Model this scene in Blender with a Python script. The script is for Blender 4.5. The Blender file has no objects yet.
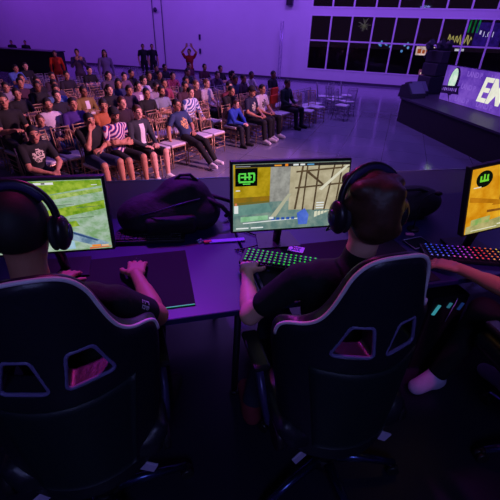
import bpy, bmesh, math, random
import numpy as np
from mathutils import Vector, Matrix, Euler
random.seed(7)
scn = bpy.context.scene
C = scn.collection
PI = math.pi
def R(d): return math.radians(d)

# ------------------------------------------------------------------ materials
MATS = {}
def mat(name, col, rough=.6, metal=0, emit=None, es=1.0, noise=0, nscale=20, spec=.5, coat=0, bump=0):
    if name in MATS: return MATS[name]
    m = bpy.data.materials.new(name); m.use_nodes = True
    nt = m.node_tree; b = nt.nodes['Principled BSDF']
    b.inputs['Base Color'].default_value = (*col, 1)
    b.inputs['Roughness'].default_value = rough
    b.inputs['Metallic'].default_value = metal
    b.inputs['Specular IOR Level'].default_value = spec
    b.inputs['Coat Weight'].default_value = coat
    tc = nt.nodes.new('ShaderNodeTexCoord')
    nz = nt.nodes.new('ShaderNodeTexNoise'); nz.inputs['Scale'].default_value = nscale; nz.inputs['Detail'].default_value = 4
    nt.links.new(tc.outputs['Object'], nz.inputs['Vector'])
    mx = nt.nodes.new('ShaderNodeMix'); mx.data_type = 'RGBA'
    k = noise if noise else .06
    mx.inputs[6].default_value = (*[c*(1-k) for c in col], 1)
    mx.inputs[7].default_value = (*[min(1, c*(1+k)) for c in col], 1)
    nt.links.new(nz.outputs['Fac'], mx.inputs[0]); nt.links.new(mx.outputs[2], b.inputs['Base Color'])
    if bump:
        bp = nt.nodes.new('ShaderNodeBump'); bp.inputs['Strength'].default_value = bump; bp.inputs['Distance'].default_value = .01
        nt.links.new(nz.outputs['Fac'], bp.inputs['Height']); nt.links.new(bp.outputs['Normal'], b.inputs['Normal'])
    if emit:
        b.inputs['Emission Color'].default_value = (*emit, 1); b.inputs['Emission Strength'].default_value = es
    MATS[name] = m
    return m
def srgb(r, g, b):
    f = lambda c: (c/255/12.92) if c/255 <= .04045 else ((c/255+.055)/1.055)**2.4
    return (f(r), f(g), f(b))
def screen_mat(name, c1, c2, scale=6, es=1.0, stretch=(1, 1, 1), c3=None):
    if name in MATS: return MATS[name]
    m = bpy.data.materials.new(name); m.use_nodes = True; nt = m.node_tree
    nt.nodes.remove(nt.nodes['Principled BSDF'])
    e = nt.nodes.new('ShaderNodeEmission'); e.inputs['Strength'].default_value = es
    tc = nt.nodes.new('ShaderNodeTexCoord'); mp = nt.nodes.new('ShaderNodeMapping'); mp.inputs['Scale'].default_value = stretch
    nz = nt.nodes.new('ShaderNodeTexNoise'); nz.inputs['Scale'].default_value = scale; nz.inputs['Detail'].default_value = 6; nz.inputs['Roughness'].default_value = .65
    cr = nt.nodes.new('ShaderNodeValToRGB')
    cr.color_ramp.elements[0].position = .38; cr.color_ramp.elements[0].color = (*srgb(*c1), 1)
    cr.color_ramp.elements[1].position = .62; cr.color_ramp.elements[1].color = (*srgb(*c2), 1)
    if c3:
        x = cr.color_ramp.elements.new(.5); x.color = (*srgb(*c3), 1)
    nt.links.new(tc.outputs['Object'], mp.inputs['Vector']); nt.links.new(mp.outputs['Vector'], nz.inputs['Vector'])
    nt.links.new(nz.outputs['Fac'], cr.inputs['Fac']); nt.links.new(cr.outputs['Color'], e.inputs['Color'])
    nt.links.new(e.outputs['Emission'], nt.nodes['Material Output'].inputs['Surface'])
    MATS[name] = m
    return m

# ------------------------------------------------------------------ objects
def mesh_obj(name, me, mats=None, parent=None, loc=(0, 0, 0), rot=(0, 0, 0)):
    o = bpy.data.objects.new(name, me); C.objects.link(o)
    o.location = loc; o.rotation_euler = rot
    if parent: o.parent = parent
    if mats is not None:
        if not isinstance(mats, (list, tuple)): mats = [mats]
        while len(me.materials) < len(mats): me.materials.append(None)
        for i, m in enumerate(mats):
            if me.materials[i] is None: me.materials[i] = m
            elif me.materials[i] != m:
                o.material_slots[i].link = 'OBJECT'; o.material_slots[i].material = m
    return o
def empty(name, loc=(0, 0, 0), rz=0):
    o = bpy.data.objects.new(name, None); C.objects.link(o); o.empty_display_size = .1
    o.location = loc; o.rotation_euler = (0, 0, rz); return o
def tag(o, label, cat, group=None, kind=None):
    if label: o['label'] = label
    if cat: o['category'] = cat
    if group: o['group'] = group
    if kind: o['kind'] = kind
    return o
def copy_tree(o, parent=None):
    c = o.copy(); C.objects.link(c)
    if parent: c.parent = parent
    for ch in list(o.children): copy_tree(ch, c)
    return c

class MB:
    def __init__(s): s.bm = bmesh.new()
    def box(s, c, size, rot=(0, 0, 0), mi=0, bevel=0):
        M = Matrix.Translation(c) @ Euler(rot).to_matrix().to_4x4() @ Matrix.Diagonal((*size, 1))
        r = bmesh.ops.create_cube(s.bm, size=1, matrix=M)
        fs = set(f for v in r['verts'] for f in v.link_faces)
        for f in fs: f.material_index = mi
        if bevel:
            es = list(set(e for v in r['verts'] for e in v.link_edges))
            b = bmesh.ops.bevel(s.bm, geom=es, offset=bevel, segments=2, affect='EDGES', profile=.5)
            for f in b['faces']: f.material_index = mi
        return s
    def tube(s, pts, r, seg=8, mi=0, closed=False, r2=None):
        pts = [Vector(p) for p in pts]; n = len(pts); rings = []
        up = Vector((0, 0, 1))
        t0 = (pts[1]-pts[0]).normalized()
        nrm = t0.cross(up) if abs(t0.dot(up)) < .95 else t0.cross(Vector((1, 0, 0)))
        nrm.normalize()
        for i, p in enumerate(pts):
            if closed: t = (pts[(i+1) % n]-pts[i-1])
            elif i == 0: t = pts[1]-pts[0]
            elif i == n-1: t = pts[-1]-pts[-2]
            else: t = pts[i+1]-pts[i-1]
            t.normalize(); nrm = (nrm-t*nrm.dot(t)).normalized(); bn = t.cross(nrm)
            rr = r if r2 is None else r+(r2-r)*i/(n-1)
            rings.append([s.bm.verts.new(p+(nrm*math.cos(a)+bn*math.sin(a))*rr) for a in [2*PI*j/seg for j in range(seg)]])
        m = n if closed else n-1
        for i in range(m):
            a, b = rings[i], rings[(i+1) % n]
            for j in range(seg):
                f = s.bm.faces.new((a[j], a[(j+1) % seg], b[(j+1) % seg], b[j])); f.material_index = mi; f.smooth = True
        if not closed:
            f = s.bm.faces.new(list(reversed(rings[0]))); f.material_index = mi
            f = s.bm.faces.new(rings[-1]); f.material_index = mi
        return s
    def ball(s, c, r, mi=0, seg=12, scale=(1, 1, 1), rot=(0, 0, 0)):
        M = Matrix.Translation(c) @ Euler(rot).to_matrix().to_4x4() @ Matrix.Diagonal((r*scale[0], r*scale[1], r*scale[2], 1))
        q = bmesh.ops.create_uvsphere(s.bm, u_segments=seg, v_segments=max(6, seg//2), radius=1, matrix=M)
        for f in set(f for v in q['verts'] for f in v.link_faces): f.material_index = mi; f.smooth = True
        return s
    def cyl(s, c, r, h, rot=(0, 0, 0), mi=0, seg=20, r2=None):
        M = Matrix.Translation(c) @ Euler(rot).to_matrix().to_4x4()
        q = bmesh.ops.create_cone(s.bm, cap_ends=True, segments=seg, radius1=r, radius2=r if r2 is None else r2, depth=h, matrix=M)
        for f in set(f for v in q['verts'] for f in v.link_faces):
            f.material_index = mi; f.smooth = len(f.verts) == 4
        return s
    def poly(s, pts, mi=0):
        f = s.bm.faces.new([s.bm.verts.new(p) for p in pts]); f.material_index = mi; return s
    def prism(s, pts2, plane, a, b, mi=0):
        """polygon pts2 extruded between a and b along the axis missing from plane ('xz' -> y)"""
        def P(u, v, w): return {'xz': (u, w, v), 'yz': (w, u, v), 'xy': (u, v, w)}[plane]
        A = [s.bm.verts.new(P(u, v, a)) for u, v in pts2]; B = [s.bm.verts.new(P(u, v, b)) for u, v in pts2]
        n = len(A); fs = [s.bm.faces.new(A), s.bm.faces.new(list(reversed(B)))]
        for i in range(n): fs.append(s.bm.faces.new((A[i], B[i], B[(i+1) % n], A[(i+1) % n])))
        for f in fs: f.material_index = mi
        return s
    def mesh(s, name='m'):
        bmesh.ops.recalc_face_normals(s.bm, faces=s.bm.faces)
        me = bpy.data.meshes.new(name); s.bm.to_mesh(me); s.bm.free(); return me
    def build(s, name, mats, parent=None, loc=(0, 0, 0), rot=(0, 0, 0)):
        return mesh_obj(name, s.mesh(name), mats, parent, loc, rot)

# ------------------------------------------------------------------ implicit surfaces (smooth bodies)
def surface_nets(V, org, h, name):
    S = V < 0
    nx, ny, nz = V.shape
    c = np.zeros((nx-1, ny-1, nz-1), np.int8)
    for i in (0, 1):
        for j in (0, 1):
            for k in (0, 1): c += S[i:nx-1+i, j:ny-1+j, k:nz-1+k]
    act = (c > 0) & (c < 8)
    idx = np.argwhere(act); n = len(idx)
    ids = -np.ones(act.shape, np.int64); ids[act] = np.arange(n)
    acc = np.zeros((n, 3)); cnt = np.zeros(n)
    cor = [(0, 0, 0), (1, 0, 0), (0, 1, 0), (1, 1, 0), (0, 0, 1), (1, 0, 1), (0, 1, 1), (1, 1, 1)]
    vals = [V[idx[:, 0]+a, idx[:, 1]+b, idx[:, 2]+d] for a, b, d in cor]
    for p in range(8):
        for q in range(p+1, 8):
            dd = np.array(cor[q])-np.array(cor[p])
            if np.abs(dd).sum() != 1: continue
            a, b = vals[p], vals[q]; m = (a < 0) != (b < 0)
            t = np.where(m, a/np.where(a-b == 0, 1, a-b), 0)
            acc[m] += (np.array(cor[p])+t[:, None]*dd)[m]; cnt[m] += 1
    P = (idx+acc/cnt[:, None])*h+org
    F = []
    for ax in range(3):
        sl0 = [slice(None)]*3; sl1 = [slice(None)]*3
        sl0[ax] = slice(0, -1); sl1[ax] = slice(1, None)
        e = S[tuple(sl0)] != S[tuple(sl1)]
        E = np.argwhere(e); b, d = [(1, 2), (2, 0), (0, 1)][ax]
        E = E[(E[:, b] > 0) & (E[:, d] > 0) & (E[:, b] < V.shape[b]-1) & (E[:, d] < V.shape[d]-1)]
        flip = S[E[:, 0], E[:, 1], E[:, 2]]
        q = []
        for ob, od in ((-1, -1), (0, -1), (0, 0), (-1, 0)):
            G = E.copy(); G[:, b] += ob; G[:, d] += od
            q.append(ids[G[:, 0], G[:, 1], G[:, 2]])
        q = np.stack(q, 1); q[~flip] = q[~flip][:, ::-1]
        F.append(q)
    F = np.concatenate(F); F = F[(F >= 0).all(1)]
    me = bpy.data.meshes.new(name)
    me.vertices.add(n); me.vertices.foreach_set('co', P.astype(np.float32).ravel())
    me.loops.add(len(F)*4); me.loops.foreach_set('vertex_index', F.astype(np.int32).ravel())
    me.polygons.add(len(F)); me.polygons.foreach_set('loop_start', np.arange(0, len(F)*4, 4, dtype=np.int32))
    me.polygons.foreach_set('use_smooth', np.ones(len(F), bool))
    me.update(calc_edges=True); me.validate()
    return me
class Vol:
    def __init__(s): s.p = []
    def cap(s, a, b, ra, rb=None, k=.02):
        a = np.array(a, float); b = np.array(b, float); rb = ra if rb is None else rb
        m = max(ra, rb); s.p.append(('cap', (a, b, ra, rb), k, np.minimum(a, b)-m, np.maximum(a, b)+m)); return s
    def chain(s, pts, rs, k=.015):
        for i in range(len(pts)-1): s.cap(pts[i], pts[i+1], rs[i], rs[i+1], k)
        return s
    def ell(s, c, r, rot=None, k=.02, op='add'):
        c = np.array(c, float); r = np.array(r, float); m = max(r)
        s.p.append((('ell' if op == 'add' else 'sub'), (c, r, None if rot is None else np.array(rot)), k, c-m, c+m)); return s
    def box(s, c, hs, rr, rot=None, k=.01, op='add'):
        c = np.array(c, float); hs = np.array(hs, float); m = np.linalg.norm(hs)
        s.p.append((('box' if op == 'add' else 'subbox'), (c, hs, rr, None if rot is None else np.array(rot)), k, c-m, c+m)); return s
    def mesh(s, h, name, warp=None):
        lo = np.min([q[3] for q in s.p if not q[0].startswith('sub')], 0)-3*h; hi = np.max([q[4] for q in s.p if not q[0].startswith('sub')], 0)+3*h
        n = np.ceil((hi-lo)/h).astype(int)+1
        V = np.full(n, .2, np.float32)
        ax = [lo[i]+np.arange(n[i])*h for i in range(3)]
        for kind, a, k, l, u in s.p:
            i0 = np.maximum(np.floor((l-k-2*h-lo)/h).astype(int), 0); i1 = np.minimum(np.ceil((u+k+2*h-lo)/h).astype(int)+1, n)
            if (i1 <= i0).any(): continue
            X = ax[0][i0[0]:i1[0], None, None]; Y = ax[1][None, i0[1]:i1[1], None]; Z = ax[2][None, None, i0[2]:i1[2]]
            if kind == 'cap':
                A, B, ra, rb = a; d = B-A; L = max(d@d, 1e-9)
                t = np.clip(((X-A[0])*d[0]+(Y-A[1])*d[1]+(Z-A[2])*d[2])/L, 0, 1)
                D = np.sqrt((X-A[0]-t*d[0])**2+(Y-A[1]-t*d[1])**2+(Z-A[2]-t*d[2])**2)-(ra+(rb-ra)*t)
            else:
                c, r = a[0], a[1]; rot = a[-1]
                x, y, z = X-c[0], Y-c[1], Z-c[2]
                if rot is not None: x, y, z = [rot[0, i]*x+rot[1, i]*y+rot[2, i]*z for i in range(3)]
                if kind in ('ell', 'sub'):
                    k0 = np.sqrt((x/r[0])**2+(y/r[1])**2+(z/r[2])**2)
                    k1 = np.sqrt((x/r[0]**2)**2+(y/r[1]**2)**2+(z/r[2]**2)**2)+1e-6
                    D = k0*(k0-1)/k1
                else:
                    rr = a[2]; qx = np.abs(x)-r[0]+rr; qy = np.abs(y)-r[1]+rr; qz = np.abs(z)-r[2]+rr
                    D = np.sqrt(np.maximum(qx, 0)**2+np.maximum(qy, 0)**2+np.maximum(qz, 0)**2)+np.minimum(np.maximum(qx, np.maximum(qy, qz)), 0)-rr
            sl = tuple(slice(i0[i], i1[i]) for i in range(3)); W = V[sl]; D = np.broadcast_to(D, W.shape)
            if kind.startswith('sub'):
                V[sl] = np.maximum(W, -D)
            else:
                hh = np.clip(.5+.5*(W-D)/k, 0, 1); V[sl] = W+(D-W)*hh-k*hh*(1-hh)
        return surface_nets(V, lo, h, name)

# ------------------------------------------------------------------ people
def rotm(rx=0, ry=0, rz=0): return np.array(Euler((R(rx), R(ry), R(rz)), 'XYZ').to_matrix())
def head_prims(v, hc, HR, k=.02):
    T = lambda p: hc+HR@np.array(p)
    v.ell(T((0, -.012, .025)), (.073, .092, .095), HR, k)
    v.ell(T((0, .022, -.035)), (.058, .066, .078), HR, .03)
    v.ell(T((0, .062, -.088)), (.026, .022, .018), HR, .02)      # chin
    v.cap(T((0, .084, .012)), T((0, .104, -.026)), .008, .013, .012)   # nose
    v.cap(T((-.028, .083, -.056)), T((.028, .083, -.056)), .007, .007, .008)  # lips
    v.cap(T((-.045, .068, .03)), T((.045, .068, .03)), .011, .011, .015)  # brow
    for sx in (-1, 1):
        v.ell(T((sx*.074, -.005, -.005)), (.012, .02, .032), HR, .006)     # ear
def add_hand(v, w, fwd, up, side, curl=25, sc=1.0, spread=6, k=.008, thumb_out=1.0):
    w = Vector(w); f = Vector(fwd).normalized(); u = Vector(up); u = (u-f*u.dot(f)).normalized(); l = f.cross(u).normalized()*1.0
    if l.dot(Vector(side)) < 0: l = -l        # l points to the thumb side
    c = w+f*.048*sc
    M = np.array([list(l), list(f), list(u)]).T
    v.box(c, (.040*sc, .048*sc, .014*sc), .013*sc, M, .012)
    bases = [(.031, .078, .096), (.010, .105, .100), (-.012, .098, .096), (-.033, .076, .088)]
    lens = [.072, .080, .074, .058]
    for i, (off, L, b) in enumerate(bases):
        p = w+f*(.088 if i < 3 else .080)*sc+l*off*sc
        L = lens[i]*sc; ang = 0; sp = R((1.2-i)*spread)
        pts = [p-f*.02*sc, p]; rad = [.0095*sc, .0098*sc]
        for j, q in enumerate((.45, .3, .25)):
            ang += R(curl*(.6 if j == 0 else 1))
            d = (f*math.cos(sp)+l*math.sin(sp))*math.cos(ang)-u*math.sin(ang)
            p = p+d*L*q; pts.append(p.copy()); rad.append((.0092-.0008*j)*sc)
        v.chain([tuple(x) for x in pts], rad, k)
    p = w+f*.022*sc+l*.030*sc
    d1 = (f*.75+l*.75*thumb_out-u*.25).normalized(); d2 = (f*.95+l*.30*thumb_out-u*.3).normalized()
    p1 = p+d1*.042*sc; p2 = p1+d2*.030*sc; p3 = p2+d2*.022*sc
    v.chain([tuple(p), tuple(p1), tuple(p2), tuple(p3)], [.014*sc, .011*sc, .0105*sc, .009*sc], k)
def V3(*a): return np.array(a, float)
def person_meshes(key, J, h=.011, sleeve='short', legs='long', fine=False):
    """J: joint dictionary. returns dict of meshes"""
    hc = J['head']; HR = J['HR']; out = {}
    def torso(v, g, k):
        v.ell(J['pelvis'], (.150+g, .110+g, .115+g), J['TR'], k)
        v.ell(J['waist'], (.128+g, .098+g, .13+g), J['TR'], k+.03)
        v.ell(J['chest'], (.152+g, .108+g, .155+g), J['TR'], k+.03)
        v.cap(J['shL']*.8+J['shR']*.2, J['shR']*.8+J['shL']*.2, .062+g, .062+g, k+.02)
    b = Vol(); torso(b, 0, .03)
    b.cap(J['neck'], hc+HR@V3(0, -.02, -.05), .055, .050, .03)
    head_prims(b, hc, HR)
    for s in 'LR':
        b.chain([J['sh'+s], J['el'+s], J['wr'+s]], [.049, .039, .027], .02)
        b.cap(J['el'+s]*.75+J['wr'+s]*.25, J['el'+s]*.45+J['wr'+s]*.55, .040, .034, .015)
        hd = J.get('hand'+s)
        add_hand(b, J['wr'+s], hd[0], hd[1], hd[2], hd[3] if len(hd) > 3 else 25)
        b.chain([J['hip'+s], J['kn'+s], J['an'+s]], [.084, .056, .038], .03)
        b.cap(J['kn'+s]*.8+J['an'+s]*.2, J['kn'+s]*.5+J['an'+s]*.5, .056, .048, .02)
        b.chain([J['an'+s], J['toe'+s]], [.040, .032], .02)
    me = b.mesh(h, key+'_body')
    # face features by material: 0 skin, 1 eyes and brows, 2 lips
    n = len(me.polygons); cen = np.zeros(n*3, np.float32); me.polygons.foreach_get('center', cen)
    q = (cen.reshape(-1, 3)-hc)@HR; mi = np.zeros(n, np.int32)
    eye = (q[:, 1] > .045) & (np.abs(np.abs(q[:, 0])-.030) < .015) & (np.abs(q[:, 2]-.002) < .008)
    brow = (q[:, 1] > .045) & (np.abs(np.abs(q[:, 0])-.031) < .019) & (np.abs(q[:, 2]-.033) < .006)
    lip = (q[:, 1] > .06) & (np.abs(q[:, 0]) < .024) & (np.abs(q[:, 2]+.056) < .008)
    mi[eye | brow] = 1; mi[lip] = 2
    me.polygons.foreach_set('material_index', mi); out['body'] = me
    g = .012
    v = Vol(); torso(v, g, .03)
    v.cap(J['neck'], J['neck']*.7+(hc+HR@V3(0, -.02, -.05))*.3, .062, .056, .02)
    for s in 'LR':
        if sleeve == 'short':
            e = J['sh'+s]*.35+J['el'+s]*.65
            v.cap(J['sh'+s], e, .060, .056, .02)
        else: v.chain([J['sh'+s], J['el'+s], J['wr'+s]], [.060, .051, .037], .02)
    for s in 'LR': v.ell(hc+HR@V3(0, 0, .06), (.09, .11, .12), HR, op='sub') if s == 'L' else None
    out['shirt'] = v.mesh(h, key+'_shirt')
    v = Vol(); v.ell(J['pelvis']-V3(0, 0, .02), (.160, .120, .115), J['TR'], .03)
    for s in 'LR':
        if legs == 'long':
            e = J['kn'+s]*.06+J['an'+s]*.94
            v.chain([J['hip'+s], J['kn'+s], e], [.096, .069, .052], .03)
        else: v.chain([J['hip'+s], J['hip'+s]*.12+J['kn'+s]*.88], [.098, .080], .03)
    out['trousers'] = v.mesh(h, key+'_trousers')
    for s in 'LR':
        d = (J['toe'+s]-J['an'+s]); d[2] = 0; d = d/np.linalg.norm(d)
        v = Vol(); a = J['an'+s].copy(); t = J['toe'+s]
        v.chain([a-d*.03+V3(0, 0, -.045), t+d*.03+V3(0, 0, .005)], [.046, .038], .02); v.chain([a, t+d*.01+V3(0, 0, .004)], [.050, .041], .02)
        v.cap(a+V3(0, 0, -.01), a+V3(0, 0, -.04), .047, .048, .02)
        out['shoe'+s] = v.mesh(h, key+'_shoe')
    return out
def hair_mesh(kind, h=.009):
    v = Vol()
    v.ell((0, -.016, .027), (.080, .100, .096), None, .02)
    if kind == 'short':
        v.ell((0, .115, -.036), (.10, .087, .108), op='sub'); v.box((0, 0, -.13), (.2, .2, .09), .01, op='sub')
    elif kind == 'messy':
        v.ell((0, -.025, .025), (.086, .106, .098), None, .02)
        for i, (x, y, z, r) in enumerate([(-.05, .02, .10, .038), (.03, .045, .105, .04), (.06, -.03, .09, .042), (-.055, -.06, .08, .045), (.02, -.09, .07, .045), (-.07, -.03, .03, .035), (.072, -.05, .02, .036), (.0, -.085, -.02, .045), (-.04, -.07, -.05, .035), (.045, -.07, -.055, .035), (0, .0, .115, .04)]):
            v.ell((x, y, z), (r, r*.9, r*.7), None, .02)
        v.ell((0, -.05, -.03), (.068, .058, .075), None, .03)
        v.ell((0, .120, -.036), (.10, .087, .108), op='sub')
    elif kind == 'long':
        v.cap((-.05, -.06, 0), (-.07, -.06, -.24), .045, .035, .03); v.cap((.05, -.06, 0), (.07, -.06, -.24), .045, .035, .03)
        v.cap((0, -.08, 0), (0, -.09, -.27), .055, .04, .03)
        v.ell((0, .118, -.05), (.075, .085, .13), op='sub')
    elif kind == 'bun':
        v.ell((0, -.115, .05), (.035, .035, .035), None, .01)
        v.ell((0, .115, -.036), (.10, .087, .108), op='sub'); v.box((0, 0, -.12), (.2, .2, .08), .01, op='sub')
    return v.mesh(h, 'hair_'+kind)
def cap_mesh(h=.008):
    v = Vol(); v.ell((0, -.012, .045), (.088, .105, .100), None, .01); v.box((0, 0, -.03), (.2, .2, .058), .003, op='sub')
    v.box((0, .12, .036), (.062, .055, .009), .008, None, .01)
    return v.mesh(h, 'cap')
def beard_mesh(h=.008):
    v = Vol(); v.ell((0, .024, -.058), (.060, .069, .062), None, .02); v.ell((0, .064, -.092), (.030, .026, .022), None, .02)
    v.ell((0, .125, -.03), (.036, .05, .034), op='sub'); v.box((0, 0, .03), (.2, .2, .07), .01, op='sub')
    return v.mesh(h, 'beard')
HAIR = {}
def hair(kind):
    if kind not in HAIR: HAIR[kind] = {'cap': cap_mesh, 'beard': beard_mesh}.get(kind, lambda: hair_mesh(kind))()
    return HAIR[kind]

SEATED = dict(pelvis=V3(0, -.10, .53), waist=V3(0, -.12, .66), chest=V3(0, -.12, .84), neck=V3(0, -.12, 1.0), head=V3(0, -.085, 1.16),
    HR=rotm(5, 0, -14), TR=rotm(), shL=V3(-.185, -.12, .955), shR=V3(.185, -.12, .955), elL=V3(-.24, -.05, .72), elR=V3(.24, -.05, .72),
    wrL=V3(-.13, .16, .63), wrR=V3(.13, .16, .63), hipL=V3(-.09, -.06, .52), hipR=V3(.09, -.06, .52), knL=V3(-.15, .36, .51), knR=V3(.15, .36, .51),
    anL=V3(-.14, .40, .09), anR=V3(.14, .40, .09), toeL=V3(-.16, .53, .04), toeR=V3(.16, .53, .04),
    handL=((.6, .8, -.1), (0, 0, 1), (1, .2, 0)), handR=((-.6, .8, -.1), (0, 0, 1), (-1, .2, 0)))
def pose(base=SEATED, **kw):
    d = {k: (v.copy() if isinstance(v, np.ndarray) else v) for k, v in base.items()}
    for k, v in kw.items(): d[k] = V3(*v) if isinstance(v, tuple) and len(v) == 3 and not isinstance(v[0], tuple) else v
    return d
STAND = pose(pelvis=(0, 0, .95), waist=(0, 0, 1.08), chest=(0, 0, 1.27), neck=(0, 0, 1.43), head=(0, .03, 1.60), shL=(-.185, 0, 1.39), shR=(.185, 0, 1.39),
    elL=(-.25, -.02, 1.11), elR=(.25, -.02, 1.11), wrL=(-.25, .08, .88), wrR=(.25, .08, .88), hipL=(-.09, 0, .92), hipR=(.09, 0, .92),
    knL=(-.11, .02, .50), knR=(.11, .02, .50), anL=(-.12, -.02, .09), anR=(.12, -.02, .09), toeL=(-.14, .12, .04), toeR=(.14, .12, .04),
    handL=((0, .2, -1), (-1, 0, 0), (0, 1, 0)), handR=((0, .2, -1), (1, 0, 0), (0, 1, 0)))
POSES = {
 'lap': pose(),
 'lookleft': pose(HR=rotm(-4, 0, -28)),
 'facehand': pose(HR=rotm(0, 6, -14), elR=(.20, .10, .76), wrR=(.08, .04, 1.00), handR=((-.35, .0, 1), (.2, -1, 0), (-1, 0, .2), 30),
      elL=(-.22, -.02, .74), wrL=(.02, .16, .72), handL=((1, .1, 0), (0, .2, 1), (0, .8, .4)), chest=(0, -.10, .84), head=(.01, -.03, 1.14), neck=(0, -.09, 1.0)),
 'forward': pose(chest=(0, -.04, .83), waist=(0, -.09, .66), neck=(0, .02, .98), head=(0, .08, 1.12), HR=rotm(2, 0, -18), shL=(-.185, 0, .935), shR=(.185, 0, .935),
      elL=(-.22, .18, .70), elR=(.22, .18, .70), wrL=(-.06, .36, .64), wrR=(.06, .36, .64)),
 'slouch': pose(pelvis=(0, .02, .50), waist=(0, -.04, .62), chest=(.02, -.14, .78), neck=(.02, -.20, .93), head=(.02, -.22, 1.09), HR=rotm(8, 0, -5), TR=rotm(18, 0, 0),
      shL=(-.17, -.17, .89), shR=(.20, -.17, .89), hipL=(-.09, .06, .49), hipR=(.09, .06, .49), knL=(-.12, .42, .44), knR=(.10, .44, .42),
      anL=(-.10, .72, .10), anR=(.12, .80, .10), toeL=(-.12, .84, .08), toeR=(.14, .92, .08), elR=(.34, -.15, .68), wrR=(.42, -.04, .48), handR=((.1, .3, -1), (1, 0, 0), (0, 1, 0)),
      elL=(-.24, -.08, .68), wrL=(-.10, .10, .60)),
 'crossed': pose(elL=(-.24, -.03, .74), elR=(.24, -.03, .74), wrL=(.06, .08, .76), wrR=(-.06, .10, .72), handL=((1, -.1, .1), (0, 1, .2), (0, 0, 1)), handR=((-1, -.1, 0), (0, 1, .2), (0, 0, 1))),
 'reach': pose(elR=(.22, .10, .74), wrR=(.12, .34, .80), handR=((-.2, 1, .2), (0, 0, 1), (-1, 0, 0))),
 'stand': STAND,
 'phone': pose(STAND, elL=(-.24, .10, 1.16), elR=(.24, .10, 1.16), wrL=(-.09, .28, 1.36), wrR=(.09, .28, 1.36), handL=((.2, .3, 1), (-.3, 1, 0), (1, 0, 0), 40), handR=((-.2, .3, 1), (.3, 1, 0), (-1, 0, 0), 40)),
 'armsup': pose(STAND, elL=(-.30, .05, 1.58), elR=(.30, .05, 1.58), wrL=(-.12, .10, 1.78), wrR=(.12, .10, 1.78), handL=((.3, 0, 1), (0, -1, 0), (1, 0, 0)), handR=((-.3, 0, 1), (0, -1, 0), (-1, 0, 0))),
}
PM = {}
def pm(p, sl, lg):
    k = (p, sl, lg)
    if k not in PM:
        PM[k] = person_meshes(p, POSES[p], sleeve=sl, legs=lg)
    return PM[k]
SKIN = {'pale': mat('skin_pale', srgb(226, 172, 150), .55, bump=.05), 'tan': mat('skin_tan', srgb(190, 132, 105), .55, bump=.05), 'brown': mat('skin_brown', srgb(140, 92, 70), .55, bump=.05)}
EYE = mat('eye_dark', (.02, .015, .015), .3); LIP = mat('lips', srgb(150, 70, 70), .5)
def fabric(c, nm=None): return mat(nm or 'cloth_%d_%d_%d' % c, srgb(*c), .85, noise=.18, nscale=35, bump=.25)
HAIRC = {'black': mat('hair_black', (.012, .010, .010), .65, noise=.5, nscale=150, bump=.08), 'brown': mat('hair_brown', srgb(76, 50, 36), .5, noise=.5, nscale=60, bump=.2),
         'light': mat('hair_light', srgb(120, 84, 50), .5, noise=.5, nscale=90, bump=.4)}
CAPM = fabric((24, 24, 34))
def striped(name, cols, scale=14):
    m = bpy.data.materials.new(name); m.use_nodes = True; nt = m.node_tree; b = nt.nodes['Principled BSDF']; b.inputs['Roughness'].default_value = .85
    tc = nt.nodes.new('ShaderNodeTexCoord'); w = nt.nodes.new('ShaderNodeTexWave'); w.inputs['Scale'].default_value = scale; w.inputs['Distortion'].default_value = 1.5
    w.bands_direction = 'DIAGONAL'
    cr = nt.nodes.new('ShaderNodeValToRGB'); cr.color_ramp.interpolation = 'CONSTANT'
    cr.color_ramp.elements[0].color = (*srgb(*cols[0]), 1); cr.color_ramp.elements[1].color = (*srgb(*cols[1]), 1); cr.color_ramp.elements[1].position = .4
    x = cr.color_ramp.elements.new(.7); x.color = (*srgb(*cols[2]), 1)
    nt.links.new(tc.outputs['Object'], w.inputs['Vector']); nt.links.new(w.outputs['Fac'], cr.inputs['Fac']); nt.links.new(cr.outputs['Color'], b.inputs['Base Color'])
    return m
STR1 = striped('jersey_stripes', [(30, 40, 130), (200, 40, 60), (225, 215, 225)], 9)
STR2 = striped('shirt_pattern', [(60, 80, 150), (190, 205, 230), (225, 230, 240)], 8)
STR3 = striped('pink_stripes', [(160, 40, 90), (210, 120, 160), (120, 30, 70)], 8)
WHITE = fabric((225, 222, 228)); PRINT = mat('shirt_print_ink', srgb(225, 215, 190), .7, noise=.5, nscale=30); PRINT2 = mat('shirt_print_bright', srgb(240, 170, 110), .7, noise=.6, nscale=25)
def shell_print(me, J, w, h, z, mb_name, y0=None, x0=0, blob=False):
    """a thin raised patch following the front of a shirt mesh"""
    from mathutils.bvhtree import BVHTree
    bm = bmesh.new(); bm.from_mesh(me); t = BVHTree.FromBMesh(bm); bm.free()
    nx, nz = 10, 12; q = bmesh.new(); G = {}
    c = J['chest']
    for i in range(nx+1):
        for j in range(nz+1):
            x = c[0]+x0+(i/nx-.5)*w; zz = c[2]+z+(j/nz-.5)*h
            r = t.ray_cast(Vector((x, c[1]+.6, zz)), Vector((0, -1, 0)))
            if r[0]: G[i, j] = q.verts.new(r[0]+Vector((0, .004, 0)))
    rnd = random.Random(int(w*1000))
    for i in range(nx):
        for j in range(nz):
            if blob and (((i-nx/2+.5)/(nx/2))**2+((j-nz/2+.5)/(nz/2))**2 > 1 or rnd.random() < .25): continue
            ks = [(i, j), (i+1, j), (i+1, j+1), (i, j+1)]
            if all(k in G for k in ks) and max(G[k].co.y for k in ks)-min(G[k].co.y for k in ks) < .05:
                q.faces.new([G[k] for k in ks])
    m2 = bpy.data.meshes.new(mb_name); q.to_mesh(m2); q.free(); return m2
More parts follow.
